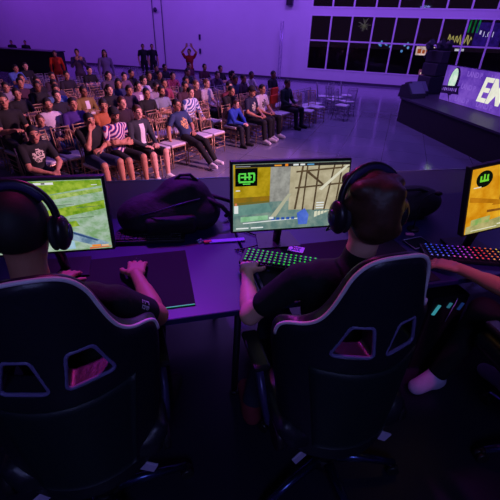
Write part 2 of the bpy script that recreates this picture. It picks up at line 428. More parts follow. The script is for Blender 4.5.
def make_person(pos, rz, p, shirt, pants, label, group=None, sleeve='short', legs='long', skin='tan', hairk='short', hairc='black', beard=False, shoe=None,
                scale=1.0, prt=None, headturn=None, z=0.0):
    M = pm(p, sleeve, legs); J = POSES[p]
    root = empty('person', (pos[0], pos[1], z), rz); root.scale = (scale*(1.03 if p not in ('stand', 'phone', 'armsup') else 1),)*3
    tag(root, label, 'person', group)
    mesh_obj('body', M['body'], [SKIN[skin], EYE, LIP], root)
    s = mesh_obj('shirt', M['shirt'], shirt if not isinstance(shirt, tuple) else fabric(shirt), root)
    mesh_obj('shorts' if legs == 'short' else 'trousers', M['trousers'], pants if not isinstance(pants, tuple) else fabric(pants), root)
    for q in 'LR': mesh_obj('shoe', M['shoe'+q], fabric(shoe or (30, 28, 34)), root)
    e = Matrix(J['HR'].tolist()).to_euler()
    if hairk == 'cap':
        mesh_obj('hair', hair('short'), HAIRC[hairc], root, J['head'], e); mesh_obj('cap', hair('cap'), CAPM, root, J['head'], e)
    else: mesh_obj('hair', hair(hairk), HAIRC[hairc], root, J['head'], e)
    if beard: mesh_obj('beard', hair('beard'), HAIRC['brown'], root, J['head'], e)
    if prt:
        k = (p, sleeve, prt)
        if k not in PM:
            PM[k] = (shell_print(M['shirt'], J, .17, .20, -.01, 'print', blob=True) if prt != 'open' else shell_print(M['shirt'], J, .10, .34, -.04, 'print'))
        mesh_obj('shirt_print' if prt != 'open' else 'inner_shirt', PM[k], {'white': PRINT, 'bright': PRINT2, 'open': WHITE, 'black': fabric((30, 30, 34))}[prt], s)
    return root

# ================================================================== THE HALL
WE = Vector((.9439, -.3303, 0))          # direction of the window wall, left to right
WN = Vector((.3303, .9439, 0))           # outward normal
WA = Vector((2.85, 23.5, 0))             # foot of the left window jamb
WROT = math.atan2(WE.y, WE.x)
def wallbox(mb, s0, s1, z0, z1, d0, d1, mi=0):   # s along wall, d outward
    c = WA+WE*((s0+s1)/2)+WN*((d0+d1)/2)+Vector((0, 0, (z0+z1)/2))
    mb.box(c, (abs(s1-s0), abs(d1-d0), z1-z0), (0, 0, WROT), mi)
PW = 1.09; NP = 12; WH = 7.6
wallm = mat('wall_paint', srgb(205, 200, 212), .75, noise=.04, nscale=1.5, bump=.03)
mb = MB()
wallbox(mb, -27, 0, 0, WH, 0, .25); wallbox(mb, 0, NP*PW, 0, .62, 0, .25); wallbox(mb, 0, NP*PW, 3.26, 3.56, 0, .25)
wallbox(mb, 0, NP*PW, 6.2, WH, 0, .25); wallbox(mb, NP*PW, NP*PW+1.5, 0, WH, 0, .25)
tag(mb.build('wall_back', wallm), None, None, kind='structure')
mb = MB(); wallbox(mb, -27, NP*PW+1.5, 0, .12, -.02, 0)
tag(mb.build('baseboard_back', mat('dark_skirting', srgb(60, 50, 75), .5)), None, None, kind='structure')
# floor
fm = bpy.data.materials.new('polished_floor_tile'); fm.use_nodes = True; nt = fm.node_tree; b = nt.nodes['Principled BSDF']
tc = nt.nodes.new('ShaderNodeTexCoord'); br = nt.nodes.new('ShaderNodeTexBrick'); mp = nt.nodes.new('ShaderNodeMapping'); mp.inputs['Rotation'].default_value = (0, 0, -WROT)
br.offset = 0; br.inputs['Scale'].default_value = 1.0; br.inputs['Brick Width'].default_value = 1.0; br.inputs['Row Height'].default_value = 1.0; br.inputs['Mortar Size'].default_value = .006
br.inputs['Color1'].default_value = (*srgb(128, 126, 150), 1); br.inputs['Color2'].default_value = (*srgb(121, 118, 144), 1); br.inputs['Mortar'].default_value = (*srgb(90, 86, 96), 1)
nt.links.new(tc.outputs['Object'], mp.inputs[0]); nt.links.new(mp.outputs[0], br.inputs['Vector']); nt.links.new(br.outputs['Color'], b.inputs['Base Color'])
nz = nt.nodes.new('ShaderNodeTexNoise'); nz.inputs['Scale'].default_value = 1.2; nz.inputs['Detail'].default_value = 5
mr = nt.nodes.new('ShaderNodeMapRange'); mr.inputs[3].default_value = .06; mr.inputs[4].default_value = .20
nt.links.new(tc.outputs['Object'], nz.inputs['Vector']); nt.links.new(nz.outputs['Fac'], mr.inputs[0]); nt.links.new(mr.outputs[0], b.inputs['Roughness'])
b.inputs['Specular IOR Level'].default_value = .8
cL = WA+WE*-27; cR = WA+WE*(NP*PW+1.5)
RX = cR.x
pts = [(-24.5, -7), (RX, -7), (cR.x, cR.y), (cL.x, cL.y), (-24.5, cL.y)]
hallp = [(cL.x, -7), (RX, -7), (RX, cR.y), (cL.x, cL.y)]
tag(MB().prism(hallp, 'xy', -.2, 0).build('floor', fm), None, None, kind='structure')
tag(MB().prism(hallp, 'xy', WH, WH+.2).build('ceiling', mat('ceiling_paint', srgb(120, 115, 125), .9)), None, None, kind='structure')
tag(MB().box((cL.x-.1, (cL.y-7)/2, WH/2), (.2, cL.y+7, WH)).build('wall_left', wallm), None, None, kind='structure')
tag(MB().box((RX+.1, (cR.y-7)/2, WH/2), (.2, cR.y+7, WH)).build('wall_right', wallm), None, None, kind='structure')
tag(MB().box(((cL.x+RX)/2, -7.1, WH/2), (RX-cL.x, .2, WH)).build('wall_front', wallm), None, None, kind='structure')
# windows
framem = mat('white_window_frame', srgb(214, 208, 222), .45)
glass = bpy.data.materials.new('window_glass'); glass.use_nodes = True; nt = glass.node_tree; nt.nodes.remove(nt.nodes['Principled BSDF'])
tr = nt.nodes.new('ShaderNodeBsdfTransparent'); gl = nt.nodes.new('ShaderNodeBsdfGlossy'); gl.inputs['Roughness'].default_value = .03; fr = nt.nodes.new('ShaderNodeFresnel'); fr.inputs['IOR'].default_value = 1.45
tr.inputs['Color'].default_value = (.75, .75, .8, 1)
mx = nt.nodes.new('ShaderNodeMixShader'); nt.links.new(fr.outputs[0], mx.inputs[0]); nt.links.new(tr.outputs[0], mx.inputs[1]); nt.links.new(gl.outputs[0], mx.inputs[2]); nt.links.new(mx.outputs[0], nt.nodes['Material Output'].inputs['Surface'])
for wi, (z0, zm, z1) in enumerate([(.62, 2.06, 3.26), (3.56, 5.0, 6.2)]):
    root = empty('window_%d' % (wi+1), (0, 0, 0)); root['kind'] = 'structure'
    mb = MB()
    for i in range(NP+1): wallbox(mb, i*PW-.04, i*PW+.04, z0, z1, -.02, .10)
    for z in (z0+.03, z1-.03): wallbox(mb, 0, NP*PW, z-.03, z+.03, -.021, .101)
    wallbox(mb, 0, NP*PW, zm-.035, zm+.035, -.019, .099)
    mb.build('window_frame', framem, root)
    g = MB(); wallbox(g, 0, NP*PW, z0, z1, .045, .053); g.build('glass', glass, root)
    if wi == 0:
        for i in range(NP):
            h = MB(); wallbox(h, i*PW-.02, i*PW+.02, 1.45, 1.85, -.06, -.02); h.build('handle', mat('handle_white', (.8, .8, .85), .3), root)
# thin wall fittings
for k, (s, nm) in enumerate([(-7.95, 'far'), (-7.3, 'near')]):
    mb = MB(); c = WA+WE*s*1.0
    tag(MB().tube([WA+WE*(s-1.9)-WN*.03, WA+WE*(s-1.9)-WN*.03+Vector((0, 0, WH))], .025).build('conduit', mat('grey_conduit', srgb(90, 80, 110), .5)),
        ['thin grey pipe running up the wall behind the crowd, left one of a close pair', 'thin grey pipe running up the wall behind the crowd, right one of a close pair'][k], 'pipe')
p = WA+WE*-6.70-WN*.03
for z, l in ((1.97, 'small dark wall box, upper of two above the red-shirted person'), (1.22, 'small dark wall box, lower of two beside the red-shirted person')):
    tag(MB().box(p+Vector((0, 0, z)), (.12, .06, .28), (0, 0, WROT), bevel=.01).build('switch_box', mat('dark_box', srgb(40, 25, 70), .5)), l, 'wall box')
p = WA+WE*-9.62-WN*.08
tag(MB().ball(p+Vector((0, 0, 3.3)), .13, scale=(1, .6, 1), rot=(0, 0, WROT)).cyl(p+WN*.04+Vector((0, 0, 3.3)), .06, .1, (PI/2, 0, WROT)).build('wall_camera', mat('dark_box', (0, 0, 0))), 'small round dark fitting high on the purple wall', 'wall fitting')
p = WA+WE*-1.20-WN*.15
sp = empty('wall_speaker', p+Vector((0, 0, 3.75)), WROT); tag(sp, 'dark loudspeaker on the wall left of the upper window row', 'speaker')
MB().box((0, 0, .1), (.34, .26, .42), bevel=.02).build('cabinet', mat('dark_box', (0, 0, 0)), sp)
MB().box((0, -.135, .1), (.28, .02, .36), bevel=.005).build('grille', mat('black_grille', (.01, .01, .015), .7), sp)
# lattice lamp post (thin truss) in front of the wall, lit
q = WA+WE*-1.45-WN*.5
mb = MB(); 
for dx, dy in ((-.07, -.07), (.07, -.07), (.07, .07), (-.07, .07)): mb.tube([q+Vector((dx, dy, 0)), q+Vector((dx, dy, 2.9))], .012, 6)
for i in range(20):
    z = .1+i*.14; s = 1 if i % 2 else -1
    mb.tube([q+Vector((-.07*s, -.07, z)), q+Vector((.07*s, -.07, z+.14))], .008, 5); mb.tube([q+Vector((-.07*s, .07, z)), q+Vector((.07*s, .07, z+.14))], .008, 5)
mb.box(q+Vector((0, 0, .01)), (.4, .4, .02))
tag(mb.build('truss_post', mat('pale_aluminium', srgb(175, 165, 200), .35, .8)), 'slim lattice post standing against the wall left of the windows', 'truss')
# night outside
tag(MB().box((20, 50, -.3), (110, 60, .2), (0, 0, 0)).build('ground', mat('asphalt_night', (.03, .028, .03), .9)), None, None, kind='structure')
def outside(s, d, z): return WA+WE*s+WN*d+Vector((0, 0, z))
BLD = mat('facade_dark', srgb(70, 58, 66), .9, noise=.3, nscale=3)
def sign(s, d, z, w, h, col, es, label, cat, marks, name='lit_sign', mcol=(255, 255, 255), text=None, mes=3.0):
    r = empty(name, outside(s, d, z), WROT); tag(r, label, cat)
    MB().box((0, .15, 0), (w, .2, h), bevel=.03).build('sign_box', mat('sign_case', (.02, .02, .03), .6), r)
    MB().box((0, .04, 0), (w*.96, .03, h*.92)).build('panel', screen_mat('panel_%s' % name, tuple(int(c*.7) for c in col), col, 3, es), r)
    if marks:
        m = MB()
        for (x0, z0, x1, z1) in marks: m.box(((x0+x1)/2*w, 0, (z0+z1)/2*h), ((x1-x0)*w, .03, (z1-z0)*h))
        m.build('marking', screen_mat('mark_%s' % name, mcol, mcol, 3, mes), r)
    if text: add_text(text, h*.30, r, (0, -.03, 0), (PI/2, 0, 0), screen_mat('mark_%s' % name, mcol, mcol, 3, mes), 'lettering')
    return r
def add_text(body, size, parent, loc, rot, m, name, ext=.01, shear=0, bold=0, align='CENTER', space=1):
    cu = bpy.data.curves.new('txt', 'FONT'); cu.body = body; cu.size = size; cu.extrude = ext; cu.shear = shear; cu.offset = bold; cu.align_x = align; cu.align_y = 'CENTER'; cu.space_character = space
    o = bpy.data.objects.new('txt', cu); C.objects.link(o); bpy.context.view_layer.update()
    me = bpy.data.meshes.new_from_object(o.evaluated_get(bpy.context.evaluated_depsgraph_get()))
    bpy.data.objects.remove(o)
    return mesh_obj(name, me, m, parent, loc, rot)
sign(6.47, 10.4, 1.45, 1.3, .62, (235, 205, 190), 1.6, 'bright white and orange shop sign outside, seen low through the windows', 'sign', [(-.4, -.28, -.2, .2), (-.15, -.28, 0, .1), (.05, -.28, .2, .2), (.25, -.2, .42, .1)], mcol=(200, 90, 40), mes=.9)
sign(6.77, 10.4, .05, .8, .42, (150, 80, 130), 1.0, 'small dim pink sign outside, just above the window sill', 'sign', [(-.35, -.35, .3, -.05)], name='lit_signboard', mcol=(245, 200, 190), mes=1.2)
sign(10.25, 10.4, 2.62, 1.75, 1.55, (52, 26, 135), .9, 'large purple illuminated billboard outside with pale numerals', 'billboard', [(-.32, .0, -.26, .15)], name='billboard', mcol=(225, 215, 255), text='1.01', mes=1.1)
sign(8.72, 10.4, 1.62, .62, .16, (235, 235, 245), 1.3, 'short white light strip outside beside the black speaker stack', 'light', None, name='light_strip')
# neon script and green neon bars
r = empty('neon_squiggle', outside(8.55, 10.4, 2.25), WROT); tag(r, 'yellow neon scribble outside between the speaker stack and the billboard', 'neon light')
mb = MB(); mb.tube([(-.75+i*.05, 0, .28*math.sin(i*1.35)+.08*math.sin(i*.6)) for i in range(31)], .035, 6)
mb.build('neon_tube', screen_mat('neon_yellow', (190, 180, 90), (220, 205, 120), 3, .9), r)
for k, dx in enumerate((0, .28, .55)):
    tag(MB().tube([outside(8.95+dx, 10.4, 2.7), outside(9.0+dx, 10.4, 4.0)], .05, 6).build('neon_bar', screen_mat('neon_green', (10, 110, 50), (20, 170, 80), 3, .7)),
        ['leftmost of three upright green neon bars outside', 'middle of three upright green neon bars outside', 'rightmost of three upright green neon bars outside'][k], 'neon light')
rr = random.Random(3)
for k in range(12):
    s = 3.05+rr.random()*1.1 if k < 8 else 4.6+rr.random()*.8; z = 1.35+rr.random()*.6
    tag(MB().ball(outside(s, 10+k*.05, z), .05+rr.random()*.05, seg=8).build('distant_light', screen_mat('blue_lamp', (60, 140, 230), (150, 210, 255), 3, .9 if k < 8 else .5)),
        'small blue light among the distant lights outside the windows', 'light', 'blue distant lights outside')
r = empty('chandelier', WA+WE*2.72+WN*1.2+Vector((0, 0, 2.85)), WROT); tag(r, 'pale spiky hanging lamp seen through the third window pane', 'lamp')
mb = MB()
for k in range(26):
    a = rr.random()*6.28; b2 = rr.random()*3-1.5; d = Vector((math.cos(a)*math.cos(b2), math.sin(a)*math.cos(b2), math.sin(b2)))
    mb.tube([(0, 0, 0), d*(.2+.18*rr.random())], .012, 4)
mb.build('spikes', mat('pale_spikes', srgb(190, 190, 160), .5, emit=srgb(150, 150, 120), es=.25), r)
MB().tube([(0, 0, .1), (0, 0, 1.0)], .01, 5).build('cord', mat('black_grille', (0, 0, 0)), r)

# ------------------------------------------------------------------ right-hand stage with banner
stm = mat('stage_black_cloth', (.012, .011, .016), .85, noise=.3, nscale=8)
decktop = mat('stage_deck', srgb(52, 50, 66), .45, noise=.1, nscale=4)
def L(a, b, t): return (a[0]+(b[0]-a[0])*t, a[1]+(b[1]-a[1])*t)
sA = (4.75, 13.1); sB = (6.0, 3.2)
st = empty('stage', (0, 0, 0)); tag(st, 'low black-skirted stage along the right side of the hall', 'stage')
MB().prism([sA, sB, (12.5, 3.2), (12.5, 15.5), (5.5, 14.6)], 'xy', .70, .75).build('deck', decktop, st)
MB().prism([(sA[0]+.04, sA[1]-.05), (sB[0]+.04, sB[1]+.04), (12.4, 3.25), (12.4, 15.4), (5.54, 14.5)], 'xy', 0, .699).build('skirt', stm, st)
bA = Vector((5.95, 12.9, .75)); bB = Vector((6.95, 6.6, .75)); bd = (bB-bA).normalized(); bl = (bB-bA).length
BR = math.atan2(bd.y, bd.x)
ban = empty('banner', bA, BR); tag(ban, 'long purple banner screen with big white letters standing on the right stage', 'banner')
MB().box((bl/2, .06, .5), (bl, .1, 1.0)).build('frame', mat('dark_box', (0, 0, 0)), ban)
MB().box((bl/2, -.002, .5), (bl, .02, .98)).build('panel', screen_mat('banner_purple', (92, 52, 176), (128, 84, 205), 1.5, .85), ban)
faint = screen_mat('banner_faint', (126, 84, 204), (140, 98, 212), 2, .9)
wht = screen_mat('banner_white', (222, 222, 205), (238, 236, 222), 4, 1.0)
add_text('EM', .86, ban, (1.72, -.03, .50), (PI/2, 0, 0), wht, 'lettering', .012, .22, .018, 'LEFT').scale = (.84, 1, 1)
for j, z in enumerate((.84, .50, .14)):
    for i in range(4): add_text('LAND P', .185, ban, (1.35+i*.98-.12*j, -.0145, z), (PI/2, 0, 0), faint, 'faint_lettering', .001, 0, .006)
lg = MB(); lg.ball((.52, -.03, .58), .40, seg=20, scale=(.62, .03, 1), rot=(0, R(10), 0)); lg.build('emblem_outline', screen_mat('banner_dark', (28, 12, 60), (34, 16, 70), 3, .8), ban)
lg = MB(); lg.ball((.49, -.045, .60), .35, seg=20, scale=(.5, .03, 1), rot=(0, R(10), 0)); lg.build('emblem_oval', screen_mat('banner_mint', (170, 215, 190), (225, 240, 225), 4, .95), ban)
lg = MB(); lg.prism([(.05, .20), (.95, .27), (.88, .42), (.92, .50), (.02, .42), (.09, .31)], 'xz', -.062, -.05); lg.prism([(.47, .27), (.62, .0), (.42, .25)], 'xz', -.06, -.05); lg.build('emblem_ribbon', screen_mat('banner_dark', (0, 0, 0), (0, 0, 0)), ban)
lg = MB()
for i in range(8): lg.box((.16+i*.09, -.066, .335+i*.006), (.045 if i % 3 else .02, .006, .09 if i % 2 else .07))
lg.build('ribbon_marks', faint, ban)
# wedge monitors and speaker stack
for k, (x, y, rz, l) in enumerate([(5.12, 13.1, 205, 'dark wedge stage monitor at the left end of the right stage, outer one'), (5.45, 13.7, 200, 'dark wedge stage monitor behind the outer one, nearer the banner')]):
    r = empty('wedge_speaker', (x, y, .75), R(rz)); tag(r, l, 'speaker')
    MB().prism([(-.28, 0), (.28, 0), (.28, .12), (.02, .42), (-.22, .36)], 'yz', -.32, .32).build('cabinet', mat('speaker_black', (.03, .03, .045), .5), r)
    MB().prism([(.275, .14), (.285, .15), (.045, .425), (.03, .42)], 'yz', -.28, .28).build('grille', mat('speaker_grille', srgb(110, 108, 135), .5), r)
stk = empty('speaker_stack', (6.12, 14.3, .75), R(20)); tag(stk, 'tall black speaker stack behind the left end of the banner', 'speaker')
for i, (w, z0, z1, dx) in enumerate([(.62, 0, .55, 0), (.5, .56, .95, .03), (.42, .96, 1.32, .05)]):
    q = MB().box((dx, 0, (z0+z1)/2), (w, .6, z1-z0-.01), (0, 0, R(8*i)), bevel=.02).build('cabinet', mat('speaker_black', (0, 0, 0)), stk)
mb = MB(); mb.box((0, 0, 1.36), (.95, .07, .07)); mb.tube([(-.4, 0, 1.36), (-.5, 0, 1.1)], .03); mb.build('crossbar', mat('speaker_black', (0, 0, 0)), stk)
for dx in (-.38, .06, .40):
    q = MB().cyl((dx, 0, 1.52), .10, .22, (R(60), 0, R(20*dx))).box((dx, 0, 1.42), (.2, .16, .1), bevel=.01).build('spotlight', mat('speaker_black', (0, 0, 0)), stk)

# dark covered counter at the back left
r = empty('counter', (-13.2, 23.2, 0), WROT); tag(r, 'long dark cloth-covered counter against the wall at the far left', 'counter')
MB().box((-.6, 0, .55), (6.6, .8, 1.1), bevel=.03).build('cloth_skirt', mat('counter_cloth', (.010, .009, .014), .85, noise=.4, nscale=10), r)
MB().box((-.6, 0, 1.13), (6.7, .9, .05), bevel=.01).build('worktop', mat('counter_top', (.03, .025, .05), .5), r)

# ------------------------------------------------------------------ banquet chairs
gold = mat('gilt_chair_paint', srgb(176, 140, 112), .35, .35)
pale = mat('silver_chair_paint', srgb(140, 130, 150), .4, .3)
cush = mat('white_cushion', srgb(212, 205, 220), .75)
def chair_parts():
    P = {}
    P['seat_cushion'] = MB().box((0, .01, .455), (.39, .39, .045), bevel=.018).mesh()
    m = MB(); m.box((0, .01, .425), (.40, .40, .022), bevel=.008); P['seat_frame'] = m.mesh()
    for n, sx in (('legFL', -1), ('legFR', 1)):
        P[n] = MB().tube([(sx*.175, .19, .42), (sx*.18, .20, .2), (sx*.185, .205, 0)], .0145, 8, r2=.0105).mesh()
    for n, sx in (('legRL', -1), ('legRR', 1)):
        P[n] = MB().tube([(sx*.165, -.27, .92), (sx*.168, -.23, .70), (sx*.17, -.19, .44), (sx*.175, -.205, .2), (sx*.18, -.24, 0)], .013, 8, r2=.011).mesh()
    m = MB()
    def yb(z): return -.19-(z-.44)*.165
    for z in (.90, .84, .52): m.tube([(-.166, yb(z), z), (0, yb(z)-.012, z), (.166, yb(z), z)], .010, 6)
    for i in range(6):
        x = -.125+i*.05; m.tube([(x, yb(.52)-.006, .52), (x, yb(.84)-.008, .84)], .0065, 6)
    P['backrest'] = m.mesh()
    m = MB()
    for z in (.14, .26): m.tube([(-.18, .20, z), (.18, .20, z)], .008, 6); m.tube([(-.177, -.215, z+.02), (.177, -.215, z+.02)], .008, 6)
    for z in (.12, .20, .30):
        for sx in (-1, 1): m.tube([(sx*.182, .20, z), (sx*.176, -.21, z+.02)], .008, 6)
    P['stretcher'] = m.mesh()
    m = MB(); m.box((0, .01, .455), (.39, .39, .045), mi=1); m.box((0, .01, .425), (.40, .40, .022))
    for sx in (-1, 1):
        m.tube([(sx*.175, .19, .42), (sx*.185, .205, 0)], .014, 5); m.tube([(sx*.165, -.27, .92), (sx*.17, -.19, .44), (sx*.18, -.24, 0)], .013, 5)
        m.tube([(sx*.182, .20, .2), (sx*.176, -.21, .22)], .008, 4)
    for z in (.90, .84, .52): m.tube([(-.166, yb(z), z), (.166, yb(z), z)], .010, 5)
    for i in range(6): m.tube([(-.125+i*.05, yb(.52), .52), (-.125+i*.05, yb(.84), .84)], .006, 4)
    m.tube([(-.18, .20, .2), (.18, .20, .2)], .008, 4)
    return P, m.mesh()
CP, CFAR = chair_parts()
def banquet_chair(x, y, rz, label, group=None, near=True, m=gold):
    if near:
        r = empty('banquet_chair', (x, y, 0), rz)
        for k, me in CP.items(): mesh_obj('leg' if k.startswith('leg') else k, me, cush if k == 'seat_cushion' else m, r)
    else: r = mesh_obj('banquet_chair', CFAR, [m, cush], None, (x, y, 0), (0, 0, rz))
    return tag(r, label, 'chair', group)

F0 = Vector((-2.66, 6.22)); U = Vector((.56, .83)).normalized(); NB = Vector((-.83, .56)).normalized()
FRZ = math.atan2(-.56, .83)-PI/2
ROWD = .78; SP = .435
def seat(r, k): return F0+U*SP*k+NB*ROWD*r
# x, y of the head, pose, shirt, trousers, short look, extras
W = dict
people = [
 (-3.45, 5.10, 'forward', (22, 24, 30), (20, 22, 34), 'person in a black t-shirt with a pale print, near left end of front row', W(prt='white', skin='tan')),
 (-4.66, 7.17, 'reach', (14, 14, 18), (18, 18, 24), 'large person in black at the left edge, holding one arm forward', W(skin='tan', scale=1.1)),
 (-3.58, 6.37, 'lap', (24, 28, 62), (26, 30, 50), 'small child in a navy shirt with a pale print behind the black printed t-shirt', W(prt='white', scale=.86, hairc='brown', skin='tan')),
 (-3.97, 7.41, 'lap', (205, 195, 215), (45, 70, 130), 'bearded person in a white shirt and blue jeans', W(beard=True, skin='tan')),
 (-3.57, 7.48, 'lap', (62, 34, 128), (30, 26, 50), 'person in a violet t-shirt beside the white-shirted bearded person', W(skin='tan')),
 (-2.73, 6.36, 'facehand', (20, 20, 26), (34, 40, 84), 'person in black t-shirt and navy shorts resting the face on one hand', W(legs='short', skin='tan')),
 (-2.49, 6.72, 'crossed', STR1, (26, 24, 34), 'bearded person in a dark cap and striped red, white and blue jersey', W(legs='short', hairk='cap', beard=True, skin='tan')),
 (-2.20, 7.05, 'lap', (46, 50, 62), (18, 18, 22), 'person in a grey jacket over a white top with black shorts and white sneakers', W(legs='short', sleeve='long', prt='open', hairc='brown', skin='pale', shoe=(225, 220, 230))),
 (-1.35, 8.10, 'slouch', (44, 60, 104), (18, 18, 24), 'teenager slouching far back in a navy t-shirt with a bright print', W(prt='bright', skin='tan', shoe=(215, 210, 220))),
 (-1.58, 9.60, 'lap', STR2, (30, 30, 46), 'person in a blue and white patterned shirt behind the slouching teenager', W(sleeve='long', skin='pale')),
 (-2.55, 9.22, 'lap', (18, 18, 24), (24, 24, 34), 'dark-haired person in a black t-shirt next to the one in pale grey-blue', W(skin='tan')),
 (-2.20, 9.70, 'crossed', (128, 138, 160), (34, 36, 50), 'bearded person in a pale grey-blue t-shirt with arms crossed', W(beard=True, skin='tan')),
 (-.57, 9.30, 'forward', (30, 62, 170), (22, 24, 40), 'small child in a bright blue hooded top leaning forward', W(sleeve='long', scale=.84, hairc='brown', skin='pale')),
 (-.09, 10.20, 'lap', (28, 32, 66), (20, 20, 28), 'person in a dark navy jersey with white details beside the white printed shirt', W(prt='white', skin='tan', hairk='cap', shoe=(215, 210, 220))),
 (.19, 10.72, 'lap', (218, 210, 222), (22, 22, 28), 'person in a white t-shirt with a dark print and black trousers', W(prt='black', skin='tan', shoe=(215, 210, 220))),
 (-.78, 10.48, 'forward', (22, 20, 28), (22, 20, 28), 'person in black leaning forward behind the blue hooded child', W(skin='tan')),
 (-3.99, 9.2, 'crossed', (128, 104, 54), (40, 34, 60), 'person in a mustard jacket with a white sleeve', W(sleeve='long', prt='open', skin='brown')),
 (-5.91, 10.12, 'lap', (70, 36, 60), (24, 24, 34), None, {}), (-4.9, 8.28, 'crossed', (22, 22, 30), (26, 26, 36), 'person in dark shirt with folded arms above the large person in black', W(skin='tan')),
 (-4.45, 8.80, 'lap', (86, 116, 176), (40, 44, 66), 'person in a light blue shirt behind the bearded person in white', {}),
 (1.22, 11.38, 'lap', (24, 44, 44), (22, 24, 34), 'person in dark green sitting alone at the right end of the crowd', W(skin='brown', sleeve='long')),
 (.51, 13.94, 'lap', (24, 24, 34), (30, 26, 50), 'person in a dark shirt in the back row beside the orange-red cloth', W(skin='brown')),
 (-.0, 13.78, 'forward', (196, 180, 190), (60, 40, 50), 'person in white with a brown bag strap in the back row', W(skin='brown')),
 (-1.33, 10.53, 'lap', (60, 34, 44), (34, 30, 40), None, W(hairc='light', skin='pale')), (-1.11, 10.98, 'lap', (196, 186, 200), (40, 36, 50), None, W(hairc='light', skin='pale')),
 (-3.06, 9.92, 'lap', (140, 110, 150), (24, 22, 30), 'long-haired person in a dark top with a pale scarf, mid crowd', W(hairk='long', prt='open', skin='pale')),
 (-8.78, 14.55, 'lap', (26, 22, 34), (20, 20, 26), None, W(skin='pale')), (-7.83, 13.4, 'forward', (84, 110, 186), (30, 34, 50), None, {}),
 (-5.94, 11.67, 'lap', (50, 30, 50), (20, 20, 26), None, {}), (-5.46, 10.24, 'crossed', (20, 18, 26), (20, 20, 26), None, {}), (-6.4, 10.59, 'lap', (90, 96, 150), (30, 30, 46), None, {}),
 (-5.43, 11.57, 'lap', (30, 22, 40), (20, 20, 26), None, {}), (-4.57, 9.72, 'lap', (60, 50, 84), (26, 20, 34), None, W(skin='brown')), (-5.51, 13.55, 'crossed', (20, 18, 26), (20, 20, 26), None, W(skin='pale')),
 (-4.42, 11.87, 'lap', (80, 66, 90), (24, 22, 30), None, W(hairk='long', skin='pale')), (-3.6, 9.62, 'crossed', (22, 20, 30), (24, 22, 30), None, W(hairk='long', skin='pale')),
 (-3.12, 9.25, 'forward', (56, 40, 70), (24, 22, 30), None, W(hairk='bun')), (-2.53, 7.91, 'lap', (44, 24, 40), (24, 22, 30), None, W(hairk='bun', skin='pale', hairc='brown')),
 (-2.80, 7.70, 'lookleft', (176, 100, 60), (24, 22, 30), None, W(skin='tan')), (-3.54, 12.68, 'lap', (30, 20, 34), (24, 22, 30), None, {}), (-3.9, 14.84, 'lap', (26, 20, 40), (24, 22, 30), None, {}),
 (-2.85, 11.15, 'lap', (200, 190, 210), (24, 22, 30), None, W(hairk='messy', skin='pale')), (-2.98, 12.3, 'crossed', (20, 18, 26), (24, 22, 30), None, W(hairk='messy')),
 (-2.55, 11.02, 'lap', (150, 60, 90), (24, 22, 30), None, {}), (-2.86, 13.18, 'forward', STR3, (24, 22, 30), None, W(skin='pale')), (-3.15, 15.11, 'lap', (24, 20, 34), (24, 22, 30), None, {}),
 (-2.66, 13.87, 'crossed', (22, 36, 44), (24, 22, 30), None, {}), (-1.46, 10.31, 'lap', (70, 40, 60), (24, 22, 30), None, {}), (-1.89, 16.41, 'lap', (70, 24, 44), (24, 22, 30), None, {}),
 (-1.75, 17.0, 'lap', (90, 30, 60), (24, 22, 30), None, {}), (-1.35, 13.66, 'forward', (80, 50, 90), (24, 22, 30), None, W(skin='pale')), (-1.15, 15.07, 'crossed', (20, 20, 28), (24, 22, 30), None, {}),
 (-.34, 12.56, 'lap', (60, 36, 60), (24, 22, 30), None, {}), (-.32, 10.6, 'lap', (110, 40, 60), (24, 22, 30), None, W(skin='pale')),
]
crowd_extra = [(3, -1), (3, 2), (4, 1), (4, 7), (5, 0), (5, 3), (6, 2), (3, 4), (4, 9), (5, 12), (6, 10), (2, 14), (3, 16), (2, 7), (3, 8), (3, 11)]
EXACT = [(-3.12, 5.21), (-4.24, 6.61), (-3.62, 6.50), (-3.72, 7.05), (-3.32, 7.20), (-2.58, 6.02), (-2.27, 6.34), (-1.97, 6.68), (-1.40, 7.79), (-1.42, 9.07), (-2.34, 8.71), (-2.09, 9.08), (-.49, 9.15), (-.01, 9.56), (.24, 10.02), (-.66, 9.91), (-3.72, 8.69)]
EXACT = [(x*1.03, y*1.03) for x, y in EXACT]
CHL = ['black t-shirt with a pale print', 'large person in black at the left edge', 'small child in navy', 'bearded person in the white shirt and jeans', 'person in the violet t-shirt', 'person resting the face on one hand', 'person in the striped jersey',
       'person in grey jacket and white sneakers', 'slouching teenager', 'person in the blue and white patterned shirt', 'dark-haired person in a black t-shirt, mid crowd', 'bearded person in pale grey-blue', 'child in bright blue', 'person in the navy jersey', 'person in the white printed t-shirt', 'person behind the child in bright blue', 'person in the mustard jacket']
used = {}
seatlist = [(r, k) for r in range(0, 12) for k in range(-9, 20) if seat(r, k).x/seat(r, k).y > -.74 and seat(r, k).y > 5.2 and (r > 0 or k > -4)
            and (Vector((seat(r, k).x, seat(r, k).y, 0))-WA).dot(WN) < -1.2]
seatlist = [s for s in seatlist if min((seat(*s)-Vector(e)).length for e in EXACT) > .40 and not (s[0] <= 2 and s[1] <= -2) and not (s[0] == 0 and s[1] < 0)]
for i, P_ in enumerate(people[:17]):
    x, y = EXACT[i]
    make_person((x, y), FRZ+random.uniform(-.05, .1), P_[2], P_[3], P_[4], P_[5], 'seated audience', **P_[6])
    banquet_chair(x, y, FRZ, ('gilt chair under the ' + CHL[i]), 'occupied banquet chairs', True, gold)
for i, P_ in enumerate(people[17:]):
    x, y = P_[0], P_[1]
    best = min((s for s in seatlist if s not in used), key=lambda s: (seat(*s)-Vector((x, y))).length)
    used[best] = P_
pal = [(70, 40, 66), (28, 26, 40), (120, 90, 130), (40, 44, 90), (90, 34, 50), (24, 24, 30), (150, 140, 165), (50, 60, 70)]
